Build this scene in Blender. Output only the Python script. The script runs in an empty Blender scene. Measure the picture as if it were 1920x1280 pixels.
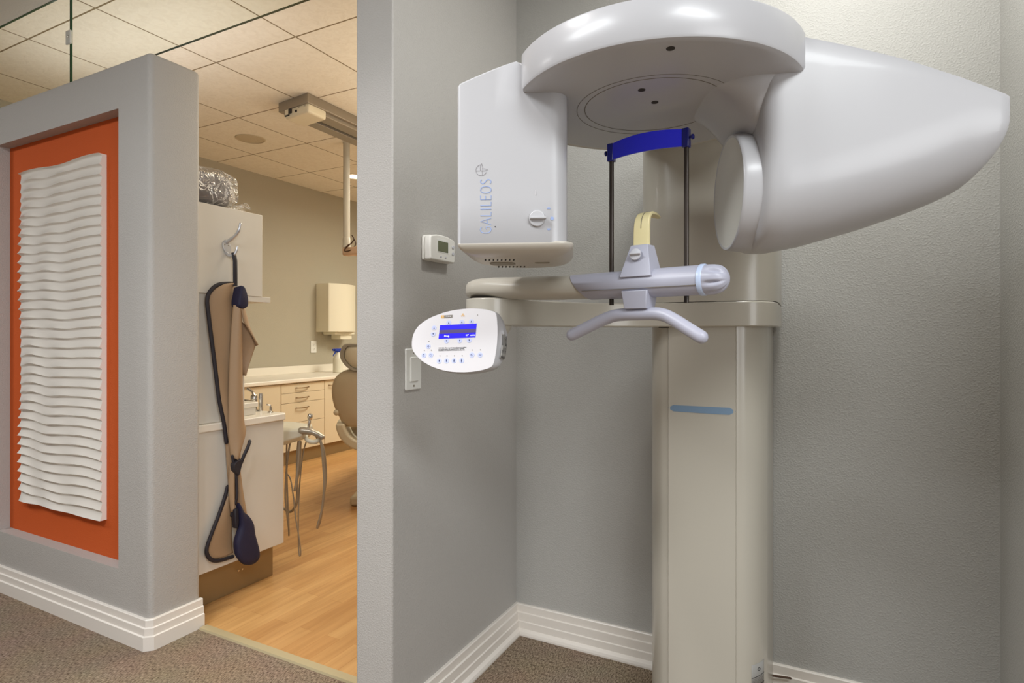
import bpy, bmesh, math, random
from math import sin, cos, pi, radians
from mathutils import Matrix, Vector
random.seed(7)
SC = bpy.context.scene
COL = SC.collection

# ------------------------------------------------------------------ materials
def lin(r, g, b):
    f = lambda c: (c/255)/12.92 if c/255 <= .04045 else ((c/255+.055)/1.055)**2.4
    return (f(r), f(g), f(b), 1)

def mat(name, rgb, rough=.5, metal=0, bump=0, bscale=150, var=0, vscale=3, trans=0, coat=0, emit=None, estr=0, spec=.5, detail=2, stretch=None):
    m = bpy.data.materials.new(name); m.use_nodes = True
    nt = m.node_tree; N = nt.nodes; L = nt.links
    b = N['Principled BSDF']
    c = lin(*rgb)
    b.inputs['Base Color'].default_value = c
    b.inputs['Roughness'].default_value = rough
    b.inputs['Metallic'].default_value = metal
    b.inputs['Specular IOR Level'].default_value = spec
    b.inputs['Transmission Weight'].default_value = trans
    b.inputs['Coat Weight'].default_value = coat
    if emit:
        b.inputs['Emission Color'].default_value = lin(*emit); b.inputs['Emission Strength'].default_value = estr
    tc = N.new('ShaderNodeTexCoord'); src = tc.outputs['Object']
    if stretch:
        mp = N.new('ShaderNodeMapping'); mp.inputs['Scale'].default_value = stretch
        L.new(src, mp.inputs['Vector']); src = mp.outputs['Vector']
    n = N.new('ShaderNodeTexNoise'); n.inputs['Scale'].default_value = vscale; n.inputs['Detail'].default_value = 4
    L.new(src, n.inputs['Vector'])
    mx = N.new('ShaderNodeMix'); mx.data_type = 'RGBA'
    v = max(var, .015)
    mx.inputs[6].default_value = tuple(x*(1-v) for x in c[:3])+(1,)
    mx.inputs[7].default_value = tuple(min(1, x*(1+v)) for x in c[:3])+(1,)
    L.new(n.outputs['Fac'], mx.inputs[0]); L.new(mx.outputs[2], b.inputs['Base Color'])
    if bump:
        n2 = N.new('ShaderNodeTexNoise'); n2.inputs['Scale'].default_value = bscale; n2.inputs['Detail'].default_value = detail
        L.new(src, n2.inputs['Vector'])
        bp = N.new('ShaderNodeBump'); bp.inputs['Strength'].default_value = bump; bp.inputs['Distance'].default_value = .004
        L.new(n2.outputs['Fac'], bp.inputs['Height']); L.new(bp.outputs['Normal'], b.inputs['Normal'])
    return m

def orange_peel(name, rgb, strength=.28, scale=210):
    """painted drywall with a spattered orange-peel texture"""
    m = mat(name, rgb, .55, var=.02, vscale=2, spec=.35)
    nt = m.node_tree; N = nt.nodes; L = nt.links; b = N['Principled BSDF']
    tc = N.new('ShaderNodeTexCoord')
    n = N.new('ShaderNodeTexNoise'); n.inputs['Scale'].default_value = scale; n.inputs['Detail'].default_value = 3; n.inputs['Roughness'].default_value = .45
    L.new(tc.outputs['Object'], n.inputs['Vector'])
    r = N.new('ShaderNodeMapRange'); r.inputs[1].default_value = .45; r.inputs[2].default_value = .68
    L.new(n.outputs['Fac'], r.inputs[0])
    bp = N.new('ShaderNodeBump'); bp.inputs['Strength'].default_value = strength; bp.inputs['Distance'].default_value = .0022
    L.new(r.outputs[0], bp.inputs['Height']); L.new(bp.outputs['Normal'], b.inputs['Normal'])
    return m

M = {}
M['wall'] = orange_peel('grey_wall_paint', (178, 175, 171))
M['wall_cold'] = orange_peel('grey_wall_paint_alcove', (177, 176, 172), .32, 200)
M['wall_op'] = orange_peel('grey_wall_paint_operatory', (172, 165, 148), .25, 200)
M['orange'] = mat('orange_niche_paint', (196, 90, 44), .75, bump=.25, bscale=220, var=.03, spec=.1)
M['trim'] = mat('white_trim_paint', (226, 220, 212), .35, var=.02)
M['white'] = mat('scanner_white_lacquer', (184, 184, 187), .3, coat=.06)
M['cream'] = mat('scanner_cream_lacquer', (184, 179, 167), .28, coat=.1)
M['under'] = mat('scanner_underside_lacquer', (194, 188, 177), .3)
M['greyplastic'] = mat('blue_grey_plastic', (178, 179, 194), .35)
M['greydial'] = mat('pale_grey_dial', (200, 200, 206), .35)
M['ring'] = mat('pale_blue_ring', (190, 205, 232), .35)
M['blue'] = mat('translucent_blue', (44, 50, 255), .15, trans=.15, coat=.4)
M['bluedark'] = mat('dark_blue_plastic', (14, 24, 120), .2, coat=.4)
M['rod'] = mat('dark_carbon_rod', (62, 54, 48), .3, metal=.3)
M['yellow'] = mat('cream_yellow_bite', (232, 219, 168), .4)
M['dark'] = mat('dark_slot', (50, 44, 36), .7)
M['seam'] = mat('seam_line', (120, 112, 98), .7)
M['vent'] = mat('vent_grey', (138, 130, 112), .6)
M['stripe'] = mat('slate_blue_stripe', (120, 146, 172), .4)
M['print'] = mat('pale_blue_print', (146, 164, 204), .5)
M['emb'] = mat('grey_line_print', (150, 146, 150), .5)
M['window'] = mat('detector_face', (206, 204, 196), .3)
M['panelw'] = mat('panel_white', (212, 210, 213), .35)
M['panelside'] = mat('panel_edge_grey', (188, 188, 192), .4)
M['screen'] = mat('blue_lcd', (30, 20, 190), .25, emit=(42, 24, 235), estr=.55)
M['screenband'] = mat('lcd_band', (74, 62, 110), .3, emit=(80, 64, 120), estr=.25)
M['screentext'] = mat('lcd_text', (230, 232, 255), .4, emit=(225, 228, 255), estr=.8)
M['key'] = mat('key_pale_blue', (190, 198, 232), .4)
M['keymark'] = mat('key_mark_blue', (40, 46, 96), .5)
M['ink'] = mat('black_ink', (40, 38, 40), .6)
M['gold'] = mat('amber_print', (214, 164, 70), .5)
M['logogrey'] = mat('grey_print', (122, 116, 108), .5)
M['labelgrey'] = mat('grey_sticker', (146, 144, 140), .5)
M['thermo'] = mat('thermostat_plastic', (228, 226, 220), .4)
M['lcd'] = mat('grey_green_lcd', (104, 108, 84), .2)
M['switch'] = mat('switch_plastic', (226, 226, 222), .3)
M['wave'] = mat('pearl_wave_lacquer', (232, 227, 219), .16, coat=.6)
M['hook'] = mat('satin_nickel_hook', (200, 202, 208), .3, metal=.7)
M['tan'] = mat('tan_apron_vinyl', (160, 132, 102), .6, bump=.2, bscale=60, var=.05)
M['navy'] = mat('navy_apron_fabric', (25, 22, 52), .7, bump=.3, bscale=300)
M['blk'] = mat('dark_binding', (34, 30, 38), .6)
M['cab'] = mat('white_cabinet_laminate', (214, 209, 199), .4, var=.01)
M['cabmaple'] = mat('cream_cabinet_laminate', (216, 202, 174), .42, var=.02)
M['counter'] = mat('white_countertop', (232, 226, 214), .3)
M['kick'] = mat('brushed_kick_plate', (150, 128, 92), .45, metal=.5)
M['handle'] = mat('bronze_pull', (140, 116, 84), .35, metal=.8)
M['chrome'] = mat('chrome', (210, 208, 204), .12, metal=1)
M['hose'] = mat('grey_hose', (150, 136, 116), .4)
M['deliv'] = mat('delivery_grey_plastic', (206, 202, 186), .35)
M['steel'] = mat('dull_steel', (168, 160, 146), .35, metal=.6)
M['chair'] = mat('taupe_upholstery', (186, 170, 142), .5, bump=.1, bscale=200)
M['chairshell'] = mat('chair_shell_plastic', (206, 196, 172), .35)
M['disp'] = mat('dispenser_plastic', (226, 220, 200), .35)
M['bottle'] = mat('frosted_bottle', (214, 210, 194), .35)
M['bluecap'] = mat('blue_sprayer', (22, 52, 150), .35)
M['track'] = mat('anodised_track', (150, 140, 126), .4, metal=.4)
M['trackw'] = mat('track_carriage_white', (220, 210, 186), .4)
M['pole'] = mat('painted_pole', (196, 190, 176), .4)
M['speaker'] = mat('speaker_grille', (196, 182, 156), .6, bump=.4, bscale=900)
M['bundle'] = mat('grey_quilted_bundle', (98, 92, 96), .7, bump=.4, bscale=40, var=.12, vscale=12)
M['strip'] = mat('threshold_strip', (176, 162, 128), .4)
M['cable'] = mat('brown_cable', (70, 44, 22), .5)
M['pink'] = mat('peach_plastic', (214, 180, 150), .45)
M['lamp'] = mat('lamp_lens', (255, 240, 215), .4, emit=(255, 236, 205), estr=9)
M['glassedge'] = mat('green_glass_edge', (34, 70, 46), .2)
M['clear'] = mat('clear_acrylic', (236, 238, 232), .15, trans=.15)
M['hallceil'] = mat('grey_soffit_paint', (180, 176, 170), .6, bump=.2, bscale=120)

def mat_glass():
    m = bpy.data.materials.new('clear_glass'); m.use_nodes = True
    nt = m.node_tree; N = nt.nodes; L = nt.links; N.clear()
    o = N.new('ShaderNodeOutputMaterial'); t = N.new('ShaderNodeBsdfTransparent'); g = N.new('ShaderNodeBsdfGlossy')
    t.inputs[0].default_value = (.97, .99, .975, 1); g.inputs['Roughness'].default_value = .02
    mx = N.new('ShaderNodeMixShader'); mx.inputs[0].default_value = .012
    L.new(t.outputs[0], mx.inputs[1]); L.new(g.outputs[0], mx.inputs[2]); L.new(mx.outputs[0], o.inputs[0])
    return m
M['glass'] = mat_glass()

def mat_film():
    m = bpy.data.materials.new('crinkled_plastic_film'); m.use_nodes = True
    nt = m.node_tree; N = nt.nodes; L = nt.links; N.clear()
    o = N.new('ShaderNodeOutputMaterial'); t = N.new('ShaderNodeBsdfTransparent'); g = N.new('ShaderNodeBsdfGlossy')
    d = N.new('ShaderNodeBsdfDiffuse'); d.inputs[0].default_value = (.75, .74, .72, 1)
    g.inputs['Roughness'].default_value = .12
    tc = N.new('ShaderNodeTexCoord'); n = N.new('ShaderNodeTexNoise'); n.inputs['Scale'].default_value = 16; n.inputs['Detail'].default_value = 3
    n.inputs['Distortion'].default_value = 1.6
    L.new(tc.outputs['Object'], n.inputs['Vector'])
    w = N.new('ShaderNodeMath'); w.operation = 'SUBTRACT'; w.inputs[1].default_value = .5; L.new(n.outputs['Fac'], w.inputs[0])
    a = N.new('ShaderNodeMath'); a.operation = 'ABSOLUTE'; L.new(w.outputs[0], a.inputs[0])
    r = N.new('ShaderNodeMapRange'); r.inputs[1].default_value = 0; r.inputs[2].default_value = .05; r.inputs[3].default_value = .75; r.inputs[4].default_value = .06
    L.new(a.outputs[0], r.inputs[0])
    bp = N.new('ShaderNodeBump'); bp.inputs['Strength'].default_value = .9; bp.inputs['Distance'].default_value = .03
    L.new(a.outputs[0], bp.inputs['Height']); L.new(bp.outputs[0], g.inputs['Normal'])
    m1 = N.new('ShaderNodeMixShader'); m2 = N.new('ShaderNodeMixShader'); m2.inputs[0].default_value = .16
    L.new(r.outputs[0], m1.inputs[0]); L.new(t.outputs[0], m1.inputs[1]); L.new(d.outputs[0], m1.inputs[2])
    L.new(m1.outputs[0], m2.inputs[1]); L.new(g.outputs[0], m2.inputs[2]); L.new(m2.outputs[0], o.inputs[0])
    return m
M['film'] = mat_film()

def mat_carpet():
    m = mat('brown_loop_carpet', (150, 130, 110), .95, var=.1, vscale=1.5, spec=.1)
    nt = m.node_tree; N = nt.nodes; L = nt.links; b = N['Principled BSDF']
    tc = N.new('ShaderNodeTexCoord')
    mp = N.new('ShaderNodeMapping'); mp.inputs['Scale'].default_value = (260, 90, 1); L.new(tc.outputs['Object'], mp.inputs[0])
    v = N.new('ShaderNodeTexNoise'); v.inputs['Scale'].default_value = 1; v.inputs['Detail'].default_value = 2; L.new(mp.outputs[0], v.inputs['Vector'])
    cr = N.new('ShaderNodeValToRGB'); cr.color_ramp.elements[0].position = .32; cr.color_ramp.elements[1].position = .68
    cr.color_ramp.elements[0].color = lin(92, 76, 62); cr.color_ramp.elements[1].color = lin(170, 152, 131)
    L.new(v.outputs['Fac'], cr.inputs[0])
    n = N.new('ShaderNodeTexNoise'); n.inputs['Scale'].default_value = 5; n.inputs['Detail'].default_value = 5; L.new(tc.outputs['Object'], n.inputs['Vector'])
    mx = N.new('ShaderNodeMix'); mx.data_type = 'RGBA'; mx.blend_type = 'MULTIPLY'; mx.inputs[0].default_value = .25
    L.new(cr.outputs[0], mx.inputs[6]); L.new(n.outputs['Color'], mx.inputs[7]); L.new(mx.outputs[2], b.inputs['Base Color'])
    bp = N.new('ShaderNodeBump'); bp.inputs['Strength'].default_value = .7; bp.inputs['Distance'].default_value = .004
    L.new(v.outputs['Fac'], bp.inputs['Height']); L.new(bp.outputs[0], b.inputs['Normal'])
    return m
M['carpet'] = mat_carpet()

def mat_wood():
    m = mat('maple_plank_floor', (200, 150, 90), .35, spec=.4)
    nt = m.node_tree; N = nt.nodes; L = nt.links; b = N['Principled BSDF']
    tc = N.new('ShaderNodeTexCoord')
    sp = N.new('ShaderNodeSeparateXYZ'); L.new(tc.outputs['Object'], sp.inputs[0])
    cb = N.new('ShaderNodeCombineXYZ'); L.new(sp.outputs[1], cb.inputs[0]); L.new(sp.outputs[0], cb.inputs[1])
    br = N.new('ShaderNodeTexBrick'); L.new(cb.outputs[0], br.inputs['Vector'])
    br.inputs['Color1'].default_value = lin(208, 164, 108); br.inputs['Color2'].default_value = lin(192, 144, 90); br.inputs['Mortar'].default_value = lin(178, 128, 74)
    br.inputs['Scale'].default_value = 1; br.inputs['Mortar Size'].default_value = .0008; br.inputs['Brick Width'].default_value = .62; br.inputs['Row Height'].default_value = .068
    br.offset = .37; br.squash = 1
    mp = N.new('ShaderNodeMapping'); mp.inputs['Scale'].default_value = (34, 2.6, 1); L.new(tc.outputs['Object'], mp.inputs[0])
    n = N.new('ShaderNodeTexNoise'); n.inputs['Scale'].default_value = 1; n.inputs['Detail'].default_value = 6; n.inputs['Distortion'].default_value = .6
    L.new(mp.outputs[0], n.inputs['Vector'])
    cr = N.new('ShaderNodeValToRGB'); cr.color_ramp.elements[0].position = .3; cr.color_ramp.elements[1].position = .7
    cr.color_ramp.elements[0].color = (.72, .66, .58, 1); cr.color_ramp.elements[1].color = (1, 1, 1, 1); L.new(n.outputs['Fac'], cr.inputs[0])
    mx = N.new('ShaderNodeMix'); mx.data_type = 'RGBA'; mx.blend_type = 'MULTIPLY'; mx.inputs[0].default_value = .8
    L.new(br.outputs['Color'], mx.inputs[6]); L.new(cr.outputs[0], mx.inputs[7]); L.new(mx.outputs[2], b.inputs['Base Color'])
    return m
M['wood'] = mat_wood()

def mat_tiles(x0, y0, p):
    m = mat('fissured_ceiling_tile', (236, 228, 212), .9, spec=.1)
    nt = m.node_tree; N = nt.nodes; L = nt.links; b = N['Principled BSDF']
    tc = N.new('ShaderNodeTexCoord'); sp = N.new('ShaderNodeSeparateXYZ'); L.new(tc.outputs['Object'], sp.inputs[0])
    def mth(op, a, v=None):
        n = N.new('ShaderNodeMath'); n.operation = op
        if isinstance(a, (int, float)): n.inputs[0].default_value = a
        else: L.new(a, n.inputs[0])
        if v is not None:
            if isinstance(v, (int, float)): n.inputs[1].default_value = v
            else: L.new(v, n.inputs[1])
        return n.outputs[0]
    ds = []
    for ax, o in ((0, x0), (1, y0)):
        f = mth('FRACT', mth('DIVIDE', mth('SUBTRACT', sp.outputs[ax], o-20*p), p))
        ds.append(mth('MULTIPLY', mth('MINIMUM', f, mth('SUBTRACT', 1.0, f)), p))
    d = mth('MINIMUM', ds[0], ds[1])
    line = mth('LESS_THAN', d, .0042)
    n = N.new('ShaderNodeTexNoise'); n.inputs['Scale'].default_value = 26; n.inputs['Detail'].default_value = 6; n.inputs['Distortion'].default_value = 1.2
    L.new(tc.outputs['Object'], n.inputs['Vector'])
    cr = N.new('ShaderNodeValToRGB'); cr.color_ramp.elements[0].position = .3; cr.color_ramp.elements[1].position = .6
    cr.color_ramp.elements[0].color = lin(228, 220, 205); cr.color_ramp.elements[1].color = lin(235, 228, 214); L.new(n.outputs['Fac'], cr.inputs[0])
    mx = N.new('ShaderNodeMix'); mx.data_type = 'RGBA'; L.new(line, mx.inputs[0]); L.new(cr.outputs[0], mx.inputs[6]); mx.inputs[7].default_value = lin(132, 116, 90)
    L.new(mx.outputs[2], b.inputs['Base Color'])
    bp = N.new('ShaderNodeBump'); bp.inputs['Strength'].default_value = .5; bp.inputs['Distance'].default_value = .004
    L.new(n.outputs['Fac'], bp.inputs['Height']); L.new(bp.outputs[0], b.inputs['Normal'])
    return m
M['tiles'] = mat_tiles(-2.334, 2.125, .61)

# ------------------------------------------------------------------ mesh builder
class MB:
    def __init__(s): s.bm = bmesh.new()
    def v(s, p): return s.bm.verts.new(p)
    def f(s, vs):
        try: return s.bm.faces.new(vs)
        except ValueError: return None
    def box(s, x0, x1, y0, y1, z0, z1):
        p = [s.v((x, y, z)) for z in (z0, z1) for y in (y0, y1) for x in (x0, x1)]
        for q in ((0, 2, 3, 1), (4, 5, 7, 6), (0, 1, 5, 4), (2, 6, 7, 3), (0, 4, 6, 2), (1, 3, 7, 5)): s.f([p[i] for i in q])
        return s
    def loft(s, loops, cap0=True, cap1=True, closed=True):
        rs = [[s.v(p) for p in l] for l in loops]
        n = len(rs[0]); m = n if closed else n-1
        for a, b in zip(rs, rs[1:]):
            for i in range(m): s.f((a[i], a[(i+1) % n], b[(i+1) % n], b[i]))
        if cap0: s.f(rs[0][::-1])
        if cap1: s.f(rs[-1])
        return s
    def prism(s, pts, z0, z1, inset=0):
        s.loft([[(x, y, z0) for x, y in pts], [(x, y, z1) for x, y in pts]]); return s
    def lathe(s, prof, mtx=None, n=32, cap0=True, cap1=True):
        loops = []
        for r, z in prof:
            l = [Vector((r*cos(2*pi*i/n), r*sin(2*pi*i/n), z)) for i in range(n)]
            loops.append([mtx @ p for p in l] if mtx else l)
        return s.loft(loops, cap0, cap1)
    def tube(s, path, r, n=12, flat=None, up=None, cap=True, dome=False):
        path = [Vector(p) for p in path]; k = len(path)
        rr = r if isinstance(r, (list, tuple)) else [r]*k
        rr = list(rr)
        tang = [(path[min(i+1, k-1)]-path[max(i-1, 0)]).normalized() for i in range(k)]
        if dome:
            t0, t1 = tang[0], tang[-1]; r0, r1 = rr[0], rr[-1]
            pre = [(path[0]-t0*r0*sin(a), r0*cos(a)) for a in (radians(80), radians(55), radians(28))]
            post = [(path[-1]+t1*r1*sin(a), r1*cos(a)) for a in (radians(28), radians(55), radians(80))]
            path = [p for p, _ in pre]+path+[p for p, _ in post]; rr = [q for _, q in pre]+rr+[q for _, q in post]
            tang = [t0]*3+tang+[t1]*3; k = len(path)
        u = Vector(up) if up else (Vector((0, 0, 1)) if abs(tang[0].z) < .9 else Vector((1, 0, 0)))
        loops = []
        for i in range(k):
            t = tang[i]; a = (u - t*u.dot(t)).normalized(); b = t.cross(a); u = a
            fa, fb = flat if flat else (1, 1)
            loops.append([path[i]+a*(rr[i]*fa*cos(2*pi*j/n))+b*(rr[i]*fb*sin(2*pi*j/n)) for j in range(n)])
        return s.loft(loops, cap, cap)
    def ball(s, c, r, n=16, m=10, sc=(1, 1, 1)):
        c = Vector(c); loops = []
        for j in range(1, m):
            a = -pi/2+pi*j/m
            loops.append([(c.x+sc[0]*r*cos(a)*cos(2*pi*i/n), c.y+sc[1]*r*cos(a)*sin(2*pi*i/n), c.z+sc[2]*r*sin(a)) for i in range(n)])
        return s.loft(loops)
    def grid(s, fn, nu, nv):
        vs = [[s.v(fn(i/nu, j/nv)) for i in range(nu+1)] for j in range(nv+1)]
        for j in range(nv):
            for i in range(nu): s.f((vs[j][i], vs[j][i+1], vs[j+1][i+1], vs[j+1][i]))
        return s
    def xf(s, m): bmesh.ops.transform(s.bm, matrix=m, verts=s.bm.verts); return s

WM = {}
def obj(name, mb, m, parent=None, smooth=40, bevel=0, seg=2, solid=0, soff=0, label=None, subd=0):
    bm = mb.bm
    bmesh.ops.remove_doubles(bm, verts=bm.verts, dist=1e-6)
    bmesh.ops.recalc_face_normals(bm, faces=bm.faces)
    pm = WM.get(parent.name, Matrix()) if parent else Matrix()
    if parent: bmesh.ops.transform(bm, matrix=pm.inverted(), verts=bm.verts)
    me = bpy.data.meshes.new(name); bm.to_mesh(me); bm.free()
    ms = m if isinstance(m, (list, tuple)) else [m]
    for x in ms: me.materials.append(x)
    if smooth:
        me.polygons.foreach_set('use_smooth', [True]*len(me.polygons))
        me.set_sharp_from_angle(angle=radians(smooth))
    o = bpy.data.objects.new(name, me); COL.objects.link(o)
    if parent: o.parent = parent
    WM[o.name] = pm.copy()
    if solid:
        k = o.modifiers.new('solid', 'SOLIDIFY'); k.thickness = solid; k.offset = soff
    if subd:
        k = o.modifiers.new('sub', 'SUBSURF'); k.levels = subd; k.render_levels = subd
    if bevel:
        k = o.modifiers.new('bevel', 'BEVEL'); k.width = bevel; k.segments = seg; k.limit_method = 'ANGLE'; k.angle_limit = radians(35)
        k.harden_normals = False
    if label: o['label'] = label
    return o

def tag(o, label, cat, group=None):
    o['label'] = label; o['category'] = cat
    if group: o['group'] = group
    return o
def thing(name, loc, label, cat, group=None):
    e = bpy.data.objects.new(name, None); e.empty_display_size = .05; COL.objects.link(e); e.location = loc
    WM[e.name] = Matrix.Translation(loc)
    return tag(e, label, cat, group)
def struct(name, mb, m, **k):
    o = obj(name, mb, m, None, **k); o['kind'] = 'structure'; return o
def dup(root, loc, label=None, group=None):
    """a copy of a thing with copies of its parts and sub-parts"""
    c = root.copy(); COL.objects.link(c); c.location = loc
    if label: c['label'] = label
    if group: c['group'] = group
    for ch in root.children:
        d = ch.copy(); COL.objects.link(d); d.parent = c
        for g in ch.children:
            e = g.copy(); COL.objects.link(e); e.parent = d
    return c

def text(name, body, size, mtx, m, parent, ext=.0003, align='CENTER'):
    cu = bpy.data.curves.new(name, 'FONT'); cu.body = body; cu.size = size; cu.align_x = align; cu.align_y = 'CENTER'; cu.extrude = ext
    cu.resolution_u = 3
    t = bpy.data.objects.new(name, cu); COL.objects.link(t)
    dg = bpy.context.evaluated_depsgraph_get(); me = bpy.data.meshes.new_from_object(t.evaluated_get(dg))
    bpy.data.objects.remove(t); bpy.data.curves.remove(cu)
    mb = MB(); mb.bm.from_mesh(me); bpy.data.meshes.remove(me); mb.xf(mtx)
    return obj(name, mb, m, parent, smooth=0)

def arc(cx, cy, r, a0, a1, n): return [(cx+r*cos(radians(a0+(a1-a0)*i/n)), cy+r*sin(radians(a0+(a1-a0)*i/n))) for i in range(n+1)]
def rrect(x0, x1, y0, y1, r, n=5, sub=1):
    """rounded rectangle, ccw from the lower left; r = one radius or (ll, lr, ur, ul); sub splits the straights"""
    r = r if isinstance(r, (list, tuple)) else [r]*4
    cs = [arc(x0+r[0], y0+r[0], r[0], 180, 270, n), arc(x1-r[1], y0+r[1], r[1], 270, 360, n), arc(x1-r[2], y1-r[2], r[2], 0, 90, n), arc(x0+r[3], y1-r[3], r[3], 90, 180, n)]
    out = []
    for i, c in enumerate(cs):
        out += c; a = c[-1]; b = cs[(i+1) % 4][0]
        for k in range(1, sub): out.append((a[0]+(b[0]-a[0])*k/sub, a[1]+(b[1]-a[1])*k/sub))
    return out
def scale_loop(l, f, c=None):
    cx = sum(p[0] for p in l)/len(l) if c is None else c[0]; cy = sum(p[1] for p in l)/len(l) if c is None else c[1]
    return [(cx+(x-cx)*f, cy+(y-cy)*f) for x, y in l]
def spline(pts, n=8, closed=False):
    pts = [Vector(p) for p in pts]; k = len(pts); out = []
    rng = range(k) if closed else range(k-1)
    for i in rng:
        p0 = pts[(i-1) % k] if closed or i > 0 else pts[0]*2-pts[1]
        p1 = pts[i]; p2 = pts[(i+1) % k]
        p3 = pts[(i+2) % k] if closed or i+2 < k else pts[-1]*2-pts[-2]
        for j in range(n):
            t = j/n
            out.append(.5*((2*p1)+(p2-p0)*t+(2*p0-5*p1+4*p2-p3)*t*t+(3*p1-p0-3*p2+p3)*t**3))
    if not closed: out.append(pts[-1].copy())
    return out
def interp(tab, x):
    if x <= tab[0][0]: return tab[0][1]
    for (a, b), (c, d) in zip(tab, tab[1:]):
        if x <= c: return b+(d-b)*(x-a)/(c-a)
    return tab[-1][1]
def apply_mods(o):
    dg = bpy.context.evaluated_depsgraph_get(); dg.update()
    me = bpy.data.meshes.new_from_object(o.evaluated_get(dg)); o.modifiers.clear(); o.data = me
def baked_box(x0, x1, y0, y1, z0, z1, r, seg=4):
    o = obj('tmp', MB().box(x0, x1, y0, y1, z0, z1), M['wall'], bevel=r, seg=seg, smooth=0); apply_mods(o); return o
def flatdisc(c, r, n=20): return [(c[0]+r*cos(2*pi*i/n), c[1]+r*sin(2*pi*i/n)) for i in range(n)]

# ------------------------------------------------------------------ camera
CAMZ = 1.12
cam = bpy.data.cameras.new('camera'); co = bpy.data.objects.new('camera', cam); COL.objects.link(co)
co.location = (0, 0, CAMZ); co.rotation_euler = (pi/2, 0, radians(27.5))
cam.sensor_width = 36; cam.lens = 1104*36/1920; cam.shift_y = -12/1920; cam.clip_start = .02
SC.camera = co

# ------------------------------------------------------------------ setting
PY = 1.265            # front plane of the partition and of the alcove's side wall
HC = 2.53             # hall soffit
TC = 2.62             # operatory ceiling
struct('floor', MB().box(-7, 3.5, -4.5, 1.45, -.06, 0).box(-1.149, .6, 1.45, 2.1, -.06, 0), M['carpet'])
struct('wood_floor', MB().box(-4.75, -1.149, 1.45, 6.3, -.06, -.001), M['wood'])
struct('trim_1', MB().loft([[(x, 1.436, 0), (x, 1.44, .006), (x, 1.455, .008), (x, 1.47, .006), (x, 1.475, -.001)] for x in (-2.09, -1.15)]), M['strip'])

# half-height partition with an orange niche
w = baked_box(-7, -2.115, PY, 1.463, -.03, 2.135, .02)
cut = baked_box(-3.243, -2.307, PY-.2, 1.316, .252, 1.962, .0005, 1)
bo = w.modifiers.new('cut', 'BOOLEAN'); bo.operation = 'DIFFERENCE'; bo.object = cut; bo.solver = 'EXACT'
apply_mods(w); bpy.data.objects.remove(cut)
w.name = 'wall_partition'; w['kind'] = 'structure'; w.data.materials.clear(); w.data.materials.append(M['wall'])
w.data.polygons.foreach_set('use_smooth', [True]*len(w.data.polygons)); w.data.set_sharp_from_angle(angle=radians(30))
struct('wall_niche', MB().box(-3.2429, -2.3071, 1.3135, 1.3165, .2521, 1.9619), M['orange'])
struct('wall_divider', MB().box(-1.149, -1.02, 1.262, 6.3, -.03, 2.75), M['wall'], bevel=.004)
struct('wall_alcove', MB().box(-1.03, .62, 1.994, 2.12, -.03, 2.75), M['wall_cold'])
struct('wall_right', MB().box(.43, .56, 1.25, 2.0, -.03, 2.75), M['wall_cold'], bevel=.004)
struct('wall_left', MB().box(-4.75, -4.62, 1.3, 6.3, -.03, 2.75), M['wall_op'])
struct('wall_rear', MB().box(-4.75, -1.1, 6.2, 6.32, -.03, 2.75), M['wall_op'])
struct('wall_hall', MB().box(-7.1, -7, -4.5, 1.5, -.03, 2.75).box(3.5, 3.6, -4.5, 1.3, -.03, 2.75).box(.5, 3.6, 1.25, 1.35, -.03, 2.75).box(-7, 3.6, -4.6, -4.5, -.03, 2.75), M['wall'])
struct('ceiling', MB().box(-4.75, -1.1, 1.31, 6.3, TC, TC+.08), M['tiles'])
struct('ceiling_hall', MB().box(-7, 3.6, -4.5, 1.31, HC, TC+.08).box(-1.1, .6, 1.31, 2.1, HC, TC+.08), M['hallceil'])

def sweep(name, path, prof, m, side=1):
    """skirting: profile (out, z) swept along a plan polyline with mitred corners; side picks which way 'out' points"""
    P = [Vector(p) for p in path]; loops = []
    for i, p in enumerate(P):
        a = (P[i]-P[i-1]).normalized() if i else (P[1]-P[0]).normalized()
        b = (P[i+1]-P[i]).normalized() if i < len(P)-1 else a
        na, nb = Vector((a.y, -a.x))*side, Vector((b.y, -b.x))*side
        n = (na+nb).normalized(); k = 1/max(.3, n.dot(na))
        loops.append([(p.x+n.x*o*k, p.y+n.y*o*k, z) for o, z in prof])
    return struct(name, MB().loft(loops), m, smooth=20)
PROF = [(-.004, -.01), (.021, -.01), (.021, .049), (.0155, .0515), (.0155, .077), (.0105, .0795), (.0105, .104), (.008, .107), (-.004, .107)]
SHOE = [(-.004, -.01), (.033, -.01), (.033, .006), (.03, .014), (.022, .021), (.0195, .022), (.0195, .046), (.0155, .0485), (.0155, .077), (.0105, .0795), (.0105, .104), (.008, .107), (-.004, .107)]
sweep('baseboard_partition', [(-7, PY), (-2.127, PY), (-2.115, PY+.012), (-2.115, 1.463)], PROF, M['trim'], 1)
sweep('baseboard_left', [(-1.149, 1.262), (-1.02, 1.262), (-1.02, 1.994), (.43, 1.994), (.43, 1.26)], SHOE, M['trim'], 1)

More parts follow.
